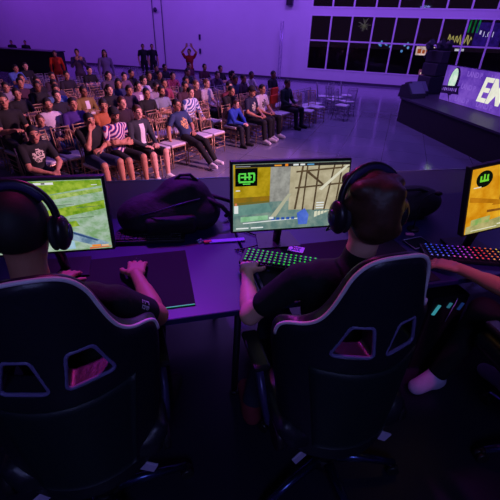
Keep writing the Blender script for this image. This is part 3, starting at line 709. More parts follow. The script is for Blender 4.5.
for i, s in enumerate(crowd_extra):
    if s in used or s not in seatlist: continue
    q = seat(*s)
    used[s] = (q.x, q.y, ['lap', 'crossed', 'forward', 'lookleft'][i % 4], pal[i % 8], (24, 22, 30), None, W(skin=['tan', 'pale', 'brown'][i % 3], hairk=['short', 'short', 'messy', 'long', 'bun'][i % 5]))
ORD = ['front', 'second', 'third', 'fourth', 'fifth', 'sixth', 'seventh', 'eighth', 'ninth', 'tenth', 'eleventh', 'twelfth']
CN = ['first', 'second', 'third', 'fourth', 'fifth', 'sixth', 'seventh', 'eighth', 'ninth', 'tenth', 'eleventh', 'twelfth', 'thirteenth', 'fourteenth', 'fifteenth', 'sixteenth', 'seventeenth', 'eighteenth', 'nineteenth', 'twentieth', 'twenty-first', 'twenty-second', 'twenty-third', 'twenty-fourth']
def cname(c):
    if not isinstance(c, tuple): return 'pink striped'
    r, g, b = c; mxx = max(c); mn = min(c)
    if mxx < 48: return 'dark'
    if mn > 170: return 'white'
    if mxx-mn < 30: return 'grey'
    if r > g*1.5 and r > b*1.2: return 'red-brown' if mxx < 120 else 'orange' if g > b else 'pink'
    if b > r*1.25: return 'blue'
    return 'mauve'
POSET = {'lap': 'hands in lap', 'crossed': 'with arms crossed', 'forward': 'leaning forward', 'lookleft': 'looking aside'}
for r in range(12):
    row = sorted([s for s in seatlist if s[0] == r], key=lambda s: s[1])
    pc = 0; ec = 0
    for s in row:
        if r == 0 and s[1] in (-3, -2, -1) and s not in used: continue
        if r == 1 and s[1] in (-3, -2) and s not in used: continue
        q = seat(*s); rnd = random.Random(s[0]*100+s[1]); near = r <= 2 or (q.y < 10)
        jz = rnd.uniform(-.06, .06); cm = gold if q.y < 12.5 else pale
        if s in used:
            P_ = used[s]; pc += 1
            short = P_[5]
            if not short: short = 'person in %s top %s, %s person from left in %s row' % (cname(P_[3]), POSET.get(P_[2], ''), CN[pc-1], ORD[r])
            make_person((q.x, q.y), FRZ+jz+rnd.uniform(-.12, .2), P_[2], P_[3], P_[4], short, 'seated audience', **P_[6])
            clab = 'gilt chair occupied by the %s person from left in the %s row' % (CN[pc-1], ORD[r])
            banquet_chair(q.x-.0, q.y, FRZ+jz, clab, 'occupied banquet chairs', near, cm)
        else:
            if r > 8 and rnd.random() < .35: continue
            if r > 1 and s[1] > 15 and rnd.random() < .5: continue
            ec += 1
            banquet_chair(q.x, q.y, FRZ+jz, 'empty white-cushioned banquet chair, %s empty one from left in the %s row' % (CN[min(ec, 24)-1], ORD[r]), 'empty banquet chairs', near, cm)
for k, (x, y, a) in enumerate([(1.55, 11.75, 10), (1.95, 12.45, -15), (2.5, 14.7, 30), (2.95, 14.6, -10), (3.45, 15.1, 20), (2.75, 13.95, 60), (2.85, 12.9, 0), (3.2, 13.7, 140)]):
    banquet_chair(x, y, FRZ+R(a), ['empty gilt chair just right of the person in dark green', 'empty gilt chair standing apart on the open floor, seat turned to the front',
        'leftmost empty chair of the loose cluster near the windows', 'second empty chair of the loose cluster near the windows', 'farthest empty chair of the loose cluster near the windows',
        'empty chair turned sideways in the loose cluster near the windows', 'front empty chair of the loose cluster near the windows', 'rightmost chair turned backwards in the loose cluster near the windows'][k], 'loose banquet chairs', True, gold if k < 2 else pale)
# orange-red cloths on chair backs
for k, (r_, k_) in enumerate([(1, 17), (0, 14)]):
    q = seat(r_, k_)
    v = Vol(); v.box((0, -.255, .80), (.19, .035, .12), .03, None, .01); v.box((0, -.30, .70), (.17, .02, .16), .02, None, .02)
    tag(mesh_obj('jacket', v.mesh(.012, 'jacket'), mat('orange_cloth', srgb(225, 60, 20), .8, noise=.2, nscale=20), None, (q.x, q.y, 0), (0, 0, FRZ)),
        ['orange-red jacket draped over a chair back at the right of the crowd', 'orange-red jacket hanging on a front-row chair near the white printed t-shirt'][k], 'jacket')
# people standing at the back
stand = [(-5.62, 20.6, 'stand', (16, 14, 24), (16, 14, 24), 'left one of two dark figures standing against the back wall', {}), (-5.22, 20.8, 'stand', (18, 14, 26), (16, 14, 24), 'right one of two dark figures standing against the back wall', {}),
 (-6.5, 15.0, 'phone', (70, 50, 90), (60, 40, 70), 'person standing with raised hands among the rear chairs on the left', W(sleeve='long')),
 (-5.55, 15.1, 'stand', (110, 90, 140), (90, 70, 110), 'long-haired person standing in a grey-lilac top among the rear chairs', W(hairk='long', sleeve='long')),
 (-2.85, 17.6, 'armsup', (150, 20, 24), (60, 20, 40), 'person in a red shirt standing with arms raised near the back wall', {}),
 (-7.8, 16.0, 'stand', (225, 60, 20), (200, 50, 20), 'person standing in a long orange-red garment at the left', W(sleeve='long', scale=.92)),
 (-14.3, 24.4, 'stand', (20, 16, 30), (16, 14, 24), 'left one of two dark figures by the far-left counter', W(scale=.88)), (-13.3, 24.05, 'stand', (22, 16, 30), (16, 14, 24), 'right one of two dark figures by the far-left counter', W(scale=.9))]
for x, y, p, c, t, l, e in stand: make_person((x, y), R(-150) if p != 'armsup' else R(-170), p, c, t, l, 'people standing at the back', **e)

# ================================================================== THE PLAYERS' PLATFORM
PZ = .77
plat = MB().prism([(-9, -5), (4.2, -5), (4.2, 2.9), (5.6, 3.0), (5.35, 6.05), (-9, 3.12)], 'xy', PZ-.06, PZ).build('platform', mat('platform_deck', srgb(34, 34, 50), .40, noise=.15, nscale=6, bump=.05))
tag(plat, 'dark raised platform carrying the gaming desks', 'stage')
mb = MB().prism([(-8.95, -4.95), (4.15, -4.95), (4.15, 2.95), (5.55, 3.05), (5.30, 5.99), (-8.95, 3.07)], 'xy', 0, PZ-.06); mb.build('skirt', stm, plat)
mb = MB().tube([(-9, 3.11, PZ), (5.35, 6.04, PZ)], .012, 6); mb.build('edge_trim', mat('edge_metal', srgb(90, 90, 130), .3, .6), plat)

DY = R(15)
D0 = Vector((-.2, 1.17, PZ)); DU = Vector((math.cos(DY), math.sin(DY), 0)); DV = Vector((-math.sin(DY), math.cos(DY), 0))
def dp(s, v, z=0): return D0+DU*s+DV*v+Vector((0, 0, z))
deskm = mat('desk_laminate', srgb(34, 36, 84), .42, noise=.05, nscale=5)
legm = mat('desk_leg_metal', srgb(70, 66, 78), .4, .7)
DD = 1.0
for k, (s0, s1) in enumerate([(-2.1, .29), (.30, 2.39), (2.40, 3.2)]):
    r = empty('desk', dp((s0+s1)/2, 0), DY); w = s1-s0
    tag(r, ['long desk carrying the left monitor and the black backpack', 'long desk carrying the centre and right monitors', 'short desk end continuing past the right monitor'][k], 'desk', 'gaming desks')
    MB().box((0, DD/2, .735), (w, DD, .03), bevel=.006).build('desk_top', deskm, r)
    MB().box((0, DD-.08, .5), (w-.1, .02, .42)).build('modesty_panel', mat('speaker_black', (0, 0, 0)), r)
    for sx in (-1, 1):
        for yy in (.10, DD-.14):
            MB().tube([(sx*(w/2-.10), yy, .72), (sx*(w/2-.10), yy+(.08 if yy < .5 else 0), 0)], .017, 10).cyl((sx*(w/2-.10), yy+(.08 if yy < .5 else 0), .012), .026, .024).build('leg', legm, r)

# ---------------- monitors
bez = mat('monitor_plastic', (.012, .012, .015), .35)
def monitor(x, y, yaw, label, draw, w=.575, h=.345, zb=.93, roll=0):
    r = empty('monitor', (x, y, PZ+.75), R(yaw)); tag(r, label, 'monitor', 'gaming monitors')
    T = Matrix.Rotation(R(-5), 4, 'X')
    zc = zb-.75+h/2
    e = empty_part = None
    sc = MB().box((0, .02, 0), (w, .035, h), bevel=.006).box((0, .045, -.02), (w*.5, .03, h*.5), bevel=.01).build('casing', bez, r, (0, 0, zc), (R(-5), R(-roll), 0))
    MB().box((0, -.0005, 0), (w-.022, .004, h-.026)).build('screen', screen_mat('screen_base_%s' % draw.__name__, *BASE[draw.__name__]), r, (0, 0, zc), (R(-5), R(-roll), 0))
    iw, ih = w-.024, h-.028
    layers = {}
    q = MB(); mats = []; cnt = [0]
    def P(pts, m):
        if m not in mats: mats.append(m)
        cnt[0] += 1; yy = -.0030-.00004*cnt[0]
        q.poly([((u-.5)*iw, yy, (v_-.5)*ih) for u, v_ in pts], mats.index(m))
    draw(P)
    q.build('screen_picture', mats, r, (0, 0, zc), (R(-5), R(-roll), 0))
    MB().tube([(0, .06, zc-.03), (0, .17, .10), (0, .19, .01)], .022, 12).build('stand_neck', bez, r)
    MB().prism([(-.12, .11), (.12, .11), (.10, .28), (-.10, .28)], 'xy', .001, .013).build('stand_base', bez, r)
    return r
ES = .95
def sm(c1, c2=None, sc=9, st=(1, 1, 1), e=ES, c3=None): return screen_mat('scr_%s_%s' % (c1, c2), c1, c2 or c1, sc, e, st, c3)
BASE = {'left_game': ((120, 160, 110), (170, 190, 175), 22, ES, (1, 1, 1.6), (150, 178, 150)), 'mid_game': ((88, 120, 118), (130, 150, 140), 16, ES),
        'right_game': ((205, 130, 10), (235, 175, 40), 8, ES)}
def rect(u0, v0, u1, v1): return [(u0, v0), (u1, v0), (u1, v1), (u0, v1)]
def left_game(P):
    grn = sm((95, 140, 20), (160, 185, 60), 30); dk = sm((70, 90, 70), (90, 110, 90)); wh = sm((225, 225, 230)); rifle = sm((90, 120, 150), (150, 175, 195), 25); org = sm((240, 140, 40))
    P([(0, .55), (.55, .80), (1, .92), (1, 1), (0, 1)], grn); P([(.45, .42), (1, .60), (1, .72), (.42, .55)], grn); P([(.5, .30), (.8, .36), (.78, .44), (.5, .38)], grn)
    P([(.3, .62), (.62, .74), (1, .84), (1, .89), (.6, .80), (.3, .70)], sm((110, 150, 40), (175, 195, 110), 40))
    for u, v in ((.5, .5), (.62, .66), (.74, .47), (.8, .62), (.55, .28)): P([(u, v), (u+.17, v+.015), (u+.17, v+.022), (u, v+.008)], dk)
    P([(.64, .34), (.70, .33), (.99, .08), (.93, .02), (.72, .16), (.62, .22)], rifle); P([(.60, .20), (.74, .14), (.74, .02), (.60, .02)], sm((150, 190, 215), (190, 215, 225)))
    P([(.66, .31), (.90, .12), (.92, .13), (.68, .335)], sm((50, 75, 120))); P([(.62, .35), (.67, .34), (.66, .29), (.62, .30)], sm((190, 120, 80)))
    P(rect(.86, .035, .925, .065), org); P(rect(.93, .035, .98, .06), sm((230, 190, 150))); P([(.84, .0), (1, .02), (1, .032), (.84, .03)], sm((210, 110, 60)))
    P(rect(.28, .955, .46, .985), wh); P(rect(.47, .955, .50, .985), sm((200, 60, 60))); P(rect(.51, .955, .54, .985), sm((60, 110, 190))); P(rect(.55, .955, .68, .985), wh); P(rect(.60, .962, .625, .98), sm((40, 30, 30)))
    P(rect(.34, .962, .38, .978), sm((220, 120, 120))); P(rect(.93, .93, .97, .94), wh)
def mid_game(P):
    yel = sm((150, 125, 10), (190, 160, 30), 14); gr = sm((130, 130, 125), (165, 165, 158), 20); bg = sm((165, 155, 125), (190, 180, 150), 18); br = sm((70, 55, 40), (95, 78, 55), 20); wh = sm((225, 230, 230))
    P([(0, .44), (.31, .46), (.31, 1), (0, 1)], yel); P([(0, .44), (.31, .46), (.31, .53), (0, .52)], sm((150, 110, 20), (120, 100, 30), 12)); P([(.0, .40), (.31, .43), (.31, .46), (0, .44)], sm((110, 100, 40)))
    P(rect(.31, .44, .48, 1), gr); P([(.48, .30), (1, .26), (1, 1), (.48, 1)], bg)
    for a, b, w in (((.53, .30), (.58, 1), .018), ((.60, .28), (.62, 1), .014), ((.70, .27), (.72, 1), .016), ((.80, .27), (.86, 1), .015), ((.90, .27), (.93, 1), .015)):
        P([a, (a[0]+w, a[1]), (b[0]+w, b[1]), b], br)
    for v in (.62, .86): P([(.53, v), (1, v+.05), (1, v+.075), (.53, v+.025)], br)
    P([(.62, .86), (.80, .62), (.81, .64), (.64, .88)], br); P([(.74, .60), (.97, .95), (1, .95), (.77, .58)], sm((215, 212, 190)))
    P([(.37, .20), (.50, .55), (.47, .55), (.32, .20)], sm((175, 175, 150))); P([(0, .24), (.34, .28), (.30, .42), (0, .40)], sm((88, 128, 122), (110, 150, 140), 12))
    P([(.06, .14), (.30, .16), (.30, .23), (.06, .22)], sm((120, 175, 130), (150, 200, 160), 30)); P([(.08, .11), (.62, .15), (.62, .165), (.08, .125)], wh)
    P([(.58, .05), (.66, .05), (.67, .20), (.63, .31), (.56, .24)], sm((60, 90, 190), (90, 120, 215)))
    for i in range(5): P(rect(.33+i*.045, .145, .36+i*.045, .185), sm((40, 80, 170)))
    P(rect(.31, .165, .35, .20), wh); P(rect(.015, .69, .20, .95), sm((6, 8, 8)))
    gn = sm((60, 200, 60), (110, 230, 90)); 
    for u0, v0, u1, v1 in ((.045, .74, .17, .765), (.045, .86, .10, .88), (.12, .86, .175, .885), (.04, .76, .055, .86), (.165, .76, .18, .87), (.09, .78, .105, .88), (.125, .78, .14, .86), (.06, .81, .15, .83), (.08, .715, .14, .73)): P(rect(u0, v0, u1, v1), gn)
    P(rect(.015, .955, .45, 1), sm((26, 26, 32))); P(rect(.45, .955, 1, 1), sm((36, 32, 34))); P(rect(.34, .965, .40, .985), sm((230, 150, 50))); P(rect(.43, .96, .455, .995), sm((235, 130, 30))); P(rect(.50, .965, .545, .99), wh); P(rect(.56, .965, .60, .99), wh); P(rect(.62, .967, .68, .985), sm((90, 160, 210)))
    P(rect(.02, .968, .14, .978), sm((150, 150, 160)))
    P(rect(.005, .28, .04, .40), wh); P(rect(.01, .40, .03, .44), sm((210, 120, 80))); P(rect(.02, .03, .13, .05), wh); P(rect(.15, .03, .26, .05), wh); P(rect(.02, .62, .055, .635), wh)
    for v in (.30, .34, .38): P(rect(.73, v, .80, v+.018), wh)
    for i in range(5): P([(.72+i*.03, .16+i*.02), (.745+i*.03, .17+i*.02), (.745+i*.03, .26), (.72+i*.03, .25)], sm((215, 215, 190)))
def right_game(P):
    dk = sm((170, 105, 10), (195, 125, 20), 10); br = sm((120, 70, 20), (150, 95, 30), 10)
    P([(.28, .45), (.36, .45), (.36, 1), (.28, 1)], br); P([(0, .52), (.3, .40), (1, .46), (1, .52), (.3, .46), (0, .6)], dk); P([(.22, .40), (1, .30), (1, .36), (.24, .46)], dk); P([(.18, .30), (1, .22), (1, .25), (.18, .34)], br)
    P(rect(.45, .5, .62, 1), sm((225, 165, 40), (240, 190, 70), 8)); P([(0, 0), (1, 0), (1, .16), (.4, .20), (0, .12)], sm((150, 150, 90), (190, 180, 120), 20)); P([(.04, .12), (.22, .14), (.22, .24), (.04, .22)], sm((130, 170, 90), (190, 180, 110), 30))
    c = [(.11+.075*math.cos(a*PI/10), .84+.125*math.sin(a*PI/10)) for a in range(20)]; P(c, sm((12, 18, 10)))
    gn = sm((90, 200, 40), (130, 220, 60)); P(rect(.07, .80, .15, .83), gn); P(rect(.07, .83, .085, .89), gn); P(rect(.10, .83, .115, .91), gn); P(rect(.13, .82, .145, .90), gn)
    P(rect(.02, .72, .09, .735), sm((230, 225, 200))); P(rect(.05, .03, .3, .045), sm((230, 225, 200))); P(rect(.3, .06, .7, .08), sm((230, 225, 200)))
monitor(-.845, 1.285, 12, 'leftmost monitor, showing a green and grey game scene with a rifle', left_game, w=.56, h=.318, zb=.958)
monitor(.185, 1.63, 12, 'middle monitor, showing a yellow wall and wooden beams game scene', mid_game)
monitor(1.265, 1.65, 13, 'rightmost monitor, showing an orange game scene', right_game, zb=.985, roll=9)

# ---------------- keyboards
kbm = mat('keyboard_black', (.012, .012, .014), .45); capm = mat('keycap_black', (.02, .02, .024), .4)
def keyboard(x, y, yaw, label, colf, w=.44, d=.135, rows=5, cols=15, glow=True):
    r = empty('keyboard', (x, y, PZ+.756), R(yaw)); tag(r, label, 'keyboard')
    MB().box((0, 0, .010), (w, d, .018), bevel=.004).build('body', kbm, r)
    a = MB().box((0, 0, .0235), (.0215, .0195, .009), bevel=.002).mesh('keycap')
    b2 = MB(); b2.box((0, .001, .0284), (.007, .006, .0012)); b2.box((0, -.0088, .0262), (.008, .0013, .0012)) if glow else None
    b2 = b2.mesh('key_light')
    for i in range(cols):
        for j in range(rows):
            xx = (i-(cols-1)/2)*(w-.03)/cols; yy = (j-(rows-1)/2)*(d-.012)/rows
            k = mesh_obj('key', a, capm, r, (xx, yy, 0))
            if glow: mesh_obj('key_light', b2, colf(i/(cols-1), j), k)
    return r
def gl(c, e): return screen_mat('key_glow_%d_%d_%d' % c, c, c, 3, e)
keyboard(.155, 1.585, -12, 'black keyboard with green glowing keys under the left hand of the middle player', lambda t, j: gl((60, 255, 60), .9), w=.40)
def rgb(t, j):
    if j == 0 and t < .9: return gl([(120, 120, 255), (230, 80, 200), (255, 70, 60), (255, 160, 70)][int(t*3.99)], 1.3)
    return gl([(60, 90, 255), (70, 70, 255), (110, 60, 255), (190, 60, 230), (255, 50, 120), (255, 60, 50), (255, 120, 40), (230, 190, 60)][int(t*7.99)], 1.1)
keyboard(1.165, 1.715, -5, 'black keyboard with rainbow glowing keys in front of the rightmost monitor', rgb, w=.46, d=.15)
keyboard(-.56, 1.80, 8, 'unlit black keyboard lying in front of the backpack', None, glow=False, w=.38)
keyboard(-.97, 1.20, 12, 'unlit black keyboard in front of the leftmost monitor', None, glow=False, w=.38)

# ---------------- mousepads, mice, small things on the desks
r = empty('mouse_pad', (-.565, 1.385, PZ+.751), DY); tag(r, 'large black mouse pad with a green lower edge beside the left player', 'mouse pad')
MB().box((0, 0, .002), (.58, .46, .004), bevel=.0015).build('pad', mat('pad_black', (.004, .005, .008), .9), r)
MB().box((.19, -.229, .005), (.195, .004, .003)).build('green_edge', mat('pad_edge_green', srgb(70, 190, 130), .5, emit=srgb(50, 210, 110), es=.35), r)
r = empty('mouse_pad', (.46, 1.60, PZ+.7512), DY); tag(r, 'very large black desk mat under the green-lit keyboard', 'mouse pad')
MB().box((0, 0, .002), (.86, .46, .004), bevel=.0015).build('pad', mat('pad_black', (0, 0, 0)), r)
def mouse(x, y, rz, label, z=.756):
    v = Vol(); v.ell((0, 0, .012), (.030, .060, .026), None, .01); v.box((0, 0, -.03), (.1, .1, .032), .001, op='sub')
    r = empty('computer_mouse', (x, y, PZ+z), rz); tag(r, label, 'mouse')
    mesh_obj('shell', v.mesh(.004, 'mouse'), mat('mouse_black', (.015, .015, .018), .35), r)
    MB().cyl((0, .03, .036), .007, .006, (0, PI/2, 0)).build('scroll_wheel', mat('wheel_grey', (.1, .1, .1), .5), r)
mouse(-.545, 1.49, R(15), 'black mouse under the right hand of the left player')
mouse(.56, 1.54, R(5), 'black mouse under the right hand of the middle player')
r = empty('badge_card', (.25, 1.725, PZ+.757), R(-18)); tag(r, 'small white diamond-patterned card lying behind the green-lit keyboard', 'card')
MB().box((0, 0, .002), (.085, .06, .003)).build('card', mat('card_white', srgb(210, 200, 225), .5), r)
mb = MB(); mb.tube([(.016*math.cos(a*PI/8), .014*math.sin(a*PI/8), .0045) for a in range(16)], .002, 5, closed=True)
for a in range(4): mb.box((.026*math.cos(a*PI/2+.78), .019*math.sin(a*PI/2+.78), .0045), (.012, .004, .002), (0, 0, a*PI/2+.78))
mb.box((0, 0, .0045), (.012, .006, .002)); mb.build('printed_mark', mat('ink_violet', srgb(40, 20, 80), .6), r)
r = empty('notepad', (.955, 1.845, PZ+.751), R(22)); tag(r, 'small black pad with a pale outline left of the rainbow keyboard', 'pad')
MB().box((0, 0, .004), (.135, .105, .008), bevel=.003).build('body', mat('pad_black', (0, 0, 0)), r)
MB().tube([(-.066, -.051, .009), (.066, -.051, .009), (.066, .051, .009), (-.066, .051, .009)], .0038, 6, closed=True).build('rim', mat('pad_rim', srgb(190, 170, 215), .4, .3), r)
r = empty('lanyard_strip', (-.13, 1.80, PZ+.752), R(12)); tag(r, 'pale violet strip lying on the desk left of the middle monitor', 'strip')
MB().box((0, 0, .004), (.20, .035, .007), (0, 0, 0), bevel=.003).build('strip', mat('strip_violet', srgb(150, 130, 220), .5), r)
tag(MB().tube([(-.30, 1.78, PZ+.757), (-.275, 1.80, PZ+.757), (-.262, 1.78, PZ+.757), (-.28, 1.762, PZ+.757)], .006, 8, closed=True).build('cable_ring', mat('ring_pale', srgb(170, 170, 220), .4)), 'tiny pale loop of cable beside the backpack', 'cable')
tag(MB().box((-.235, 1.775, PZ+.757), (.045, .02, .012), (0, 0, .4), bevel=.003).build('usb_stick', mat('orange_plastic', srgb(200, 70, 50), .5)), 'tiny orange-red stick beside the pale cable loop', 'stick')
tag(MB().box((.945, 1.95, PZ+.757), (.05, .02, .012), (0, 0, -.1), bevel=.004).build('usb_stick', mat('pink_plastic', srgb(200, 120, 170), .5)), 'tiny pinkish stick behind the pad with the pale outline', 'stick')
tag(MB().tube([(-.06, 1.93, PZ+.757), (.05, 1.86, PZ+.757), (.09, 1.78, PZ+.76), (-.02, 1.72, PZ+.757), (-.08, 1.70, PZ+.757), (-.02, 1.66, PZ+.765)], .004, 6).build('keyboard_cable', kbm), 'black cable running to the green-lit keyboard', 'cable')

# ---------------- bags
bagm = mat('bag_black', (.008, .008, .012), .75, noise=.4, nscale=25, bump=.6)
r = empty('backpack', (-.46, 1.97, PZ+.75), R(15)); tag(r, 'big black backpack lying on the desk between the left and middle monitors', 'backpack'); r.scale = (.93, .93, .84)
v = Vol(); v.ell((-.06, .0, .12), (.27, .17, .13), None, .03); v.ell((.08, .02, .20), (.17, .14, .15), rotm(0, 20, 0), .05); v.ell((.16, .0, .10), (.14, .16, .12), None, .04); v.ell((-.20, 0, .08), (.13, .15, .09), None, .04)
v.cap((-.25, -.05, .16), (.1, -.06, .31), .025, .03, .04); v.box((0, 0, -.06), (.6, .6, .062), .005, op='sub')
mesh_obj('bag_body', v.mesh(.01, 'bag'), bagm, r)
v = Vol(); v.box((-.02, -.155, .09), (.15, .035, .07), .03, rotm(20, 0, 0), .02); mesh_obj('front_pocket', v.mesh(.008, 'pk'), bagm, r)
MB().tube([(-.20, -.13, .16), (-.1, -.165, .20), (.04, -.16, .24), (.16, -.13, .25)], .006, 6).build('zip', mat('zip_grey', srgb(60, 55, 80), .4, .5), r)
MB().tube([(.20, -.05, .22), (.30, -.08, .16), (.36, -.09, .08), (.42, -.06, .03), (.50, -.02, .03)], .016, 8).tube([(.22, .05, .20), (.36, .05, .14), (.44, .10, .06), (.34, .02, .03)], .014, 8).build('shoulder_strap', bagm, r)
MB().tube([(.02, .0, .33), (.06, .0, .37), (.12, .0, .37), (.16, .0, .32)], .010, 8).build('carry_handle', bagm, r)
r = empty('equipment_bag', (.93, 2.2, PZ+.75), R(15)); r.scale = (1.15, 1, .95); tag(r, 'low black bag on the desk behind the head of the middle player', 'bag')
v = Vol(); v.ell((0, 0, .09), (.26, .13, .11), None, .03); v.ell((.12, .02, .10), (.16, .12, .10), None, .03); v.ell((-.17, .02, .07), (.12, .12, .09), None, .03); v.box((0, 0, -.06), (.6, .6, .062), .005, op='sub')
mesh_obj('bag_body', v.mesh(.01, 'bag2'), bagm, r)
MB().tube([(-.16, -.02, .15), (-.05, -.06, .22), (.08, -.06, .22), (.18, -.02, .17)], .010, 8).build('carry_handle', bagm, r)
r = empty('microphone', (.99, 2.02, PZ+.75), 0); r.scale = (.7, .7, .7); tag(r, 'black gooseneck microphone standing on the desk behind the middle player', 'microphone')
MB().cyl((0, 0, .01), .05, .02).build('base', kbm, r); MB().tube([(0, 0, .02), (.0, 0, .22), (.02, 0, .30), (.07, 0, .34), (.10, 0, .345)], .005, 8).build('gooseneck', kbm, r); MB().ball((.125, 0, .345), .02, scale=(1.7, 1, 1)).build('windshield', kbm, r)

# ---------------- PC tower with cyan lights, under the desk
r = empty('computer_tower', (1.075, 1.79, PZ), DY); tag(r, 'dark computer tower with cyan lights under the desk near the rainbow keyboard', 'computer')
MB().box((0, 0, .28), (.24, .34, .54), bevel=.01).build('case', kbm, r)
for k, (dx, dz, c) in enumerate([(-.08, .47, (80, 200, 220)), (.0, .49, (70, 160, 190)), (.08, .47, (50, 90, 190))]):
    MB().box((dx, -.172, dz), (.022, .006, (.07, .035, .05)[k]), (0, R(20), 0), bevel=.002).build('light', screen_mat('tower_glow_%d' % k, c, c, 3, (.4, .3, .18)[k]), r)
MB().tube([(.03, -.18, .54), (.00, -.182, .38)], .003, 6).build('trim_strip', mat('pad_rim', (0, 0, 0)), r)

# ---------------- gaming chairs
def poly_sdf(P, X, Z):
    d = np.full(X.shape, 1e9); s = np.ones(X.shape); n = len(P)
    for i in range(n):
        a = P[i]; b = P[i-1]; ex, ez = b[0]-a[0], b[1]-a[1]; wx, wz = X-a[0], Z-a[1]
        t = np.clip((wx*ex+wz*ez)/(ex*ex+ez*ez+1e-12), 0, 1); d = np.minimum(d, (wx-ex*t)**2+(wz-ez*t)**2)
        c1 = Z >= a[1]; c2 = Z < b[1]; c3 = ex*wz > ez*wx
        f = (c1 & c2 & c3) | (~c1 & ~c2 & ~c3); s = np.where(f, -s, s)
    return s*np.sqrt(d)
def smooth_poly(P, n=3, closed=True):
    for _ in range(n):
        Q = []
        for i in range(len(P)):
            a, b = P[i], P[(i+1) % len(P)]
            Q += [(a[0]*.75+b[0]*.25, a[1]*.75+b[1]*.25), (a[0]*.25+b[0]*.75, a[1]*.25+b[1]*.75)]
        P = Q
    return P
half = [(.040, 1.270), (.088, 1.252), (.122, 1.205), (.140, 1.14), (.160, 1.075), (.182, 1.03), (.215, 1.0), (.258, .985), (.283, .955), (.288, .89), (.280, .78), (.264, .65), (.248, .52), (.232, .40), (.20, .345)]
OUT = smooth_poly([(x, z) for x, z in half]+[(-x, z) for x, z in reversed(half)], 2)
slot = [(.018, .912), (.152, .912), (.108, 1.038), (.042, 1.038)]
def round_corners(P, f=.16):
    Q = []
    for i in range(len(P)):
        a, b, c = P[i-1], P[i], P[(i+1) % len(P)]
        p = (b[0]+(a[0]-b[0])*f, b[1]+(a[1]-b[1])*f); q = (b[0]+(c[0]-b[0])*f, b[1]+(c[1]-b[1])*f)
        for t in (0, .25, .5, .75, 1): Q.append(((1-t)**2*p[0]+2*t*(1-t)*b[0]+t*t*q[0], (1-t)**2*p[1]+2*t*(1-t)*b[1]+t*t*q[1]))
    return Q
SL = round_corners(slot); SLm = [(-x, z) for x, z in SL]
YB = -.250
def wy(x): return 1.9*x*x
def chair_back_mesh():
    h = .0055; xs = np.arange(-.31, .311, h); ys = np.arange(-.36, .02, h); zs = np.arange(.31, 1.31, h)
    X2, Z2 = np.meshgrid(xs, zs, indexing='ij'); d2 = poly_sdf(OUT, X2, Z2); ds = np.minimum(poly_sdf(SL, X2, Z2), poly_sdf(SLm, X2, Z2)); 
    t, rr = .040, .028
    Y = np.abs(ys[None, :, None]-YB-wy(xs)[:, None, None])
    T = t*(.6+.4*np.clip((1.26-zs)/.25, 0, 1))[None, None, :]
    qx = d2[:, None, :]+rr; qy = Y-T+rr
    V = np.sqrt(np.maximum(qx, 0)**2+np.maximum(qy, 0)**2)+np.minimum(np.maximum(qx, qy), 0)-rr
    V = np.maximum(V, -ds[:, None, :]+.0*Y)
    return surface_nets(V.astype(np.float32), np.array([xs[0], ys[0], zs[0]]), h, 'backrest')
leather = mat('chair_leather', srgb(28, 31, 42), .38, noise=.15, nscale=60, bump=.15); leather2 = mat('chair_panel_dark_green', srgb(18, 34, 38), .5, noise=.2, nscale=60, bump=.15)
pipe = mat('white_piping', srgb(245, 235, 245), .4); chr_ = mat('base_metal', srgb(70, 84, 130), .25, .9); plast = mat('black_plastic', (.015, .015, .018), .4)
strapm = mat('strap_white', srgb(200, 190, 225), .6)
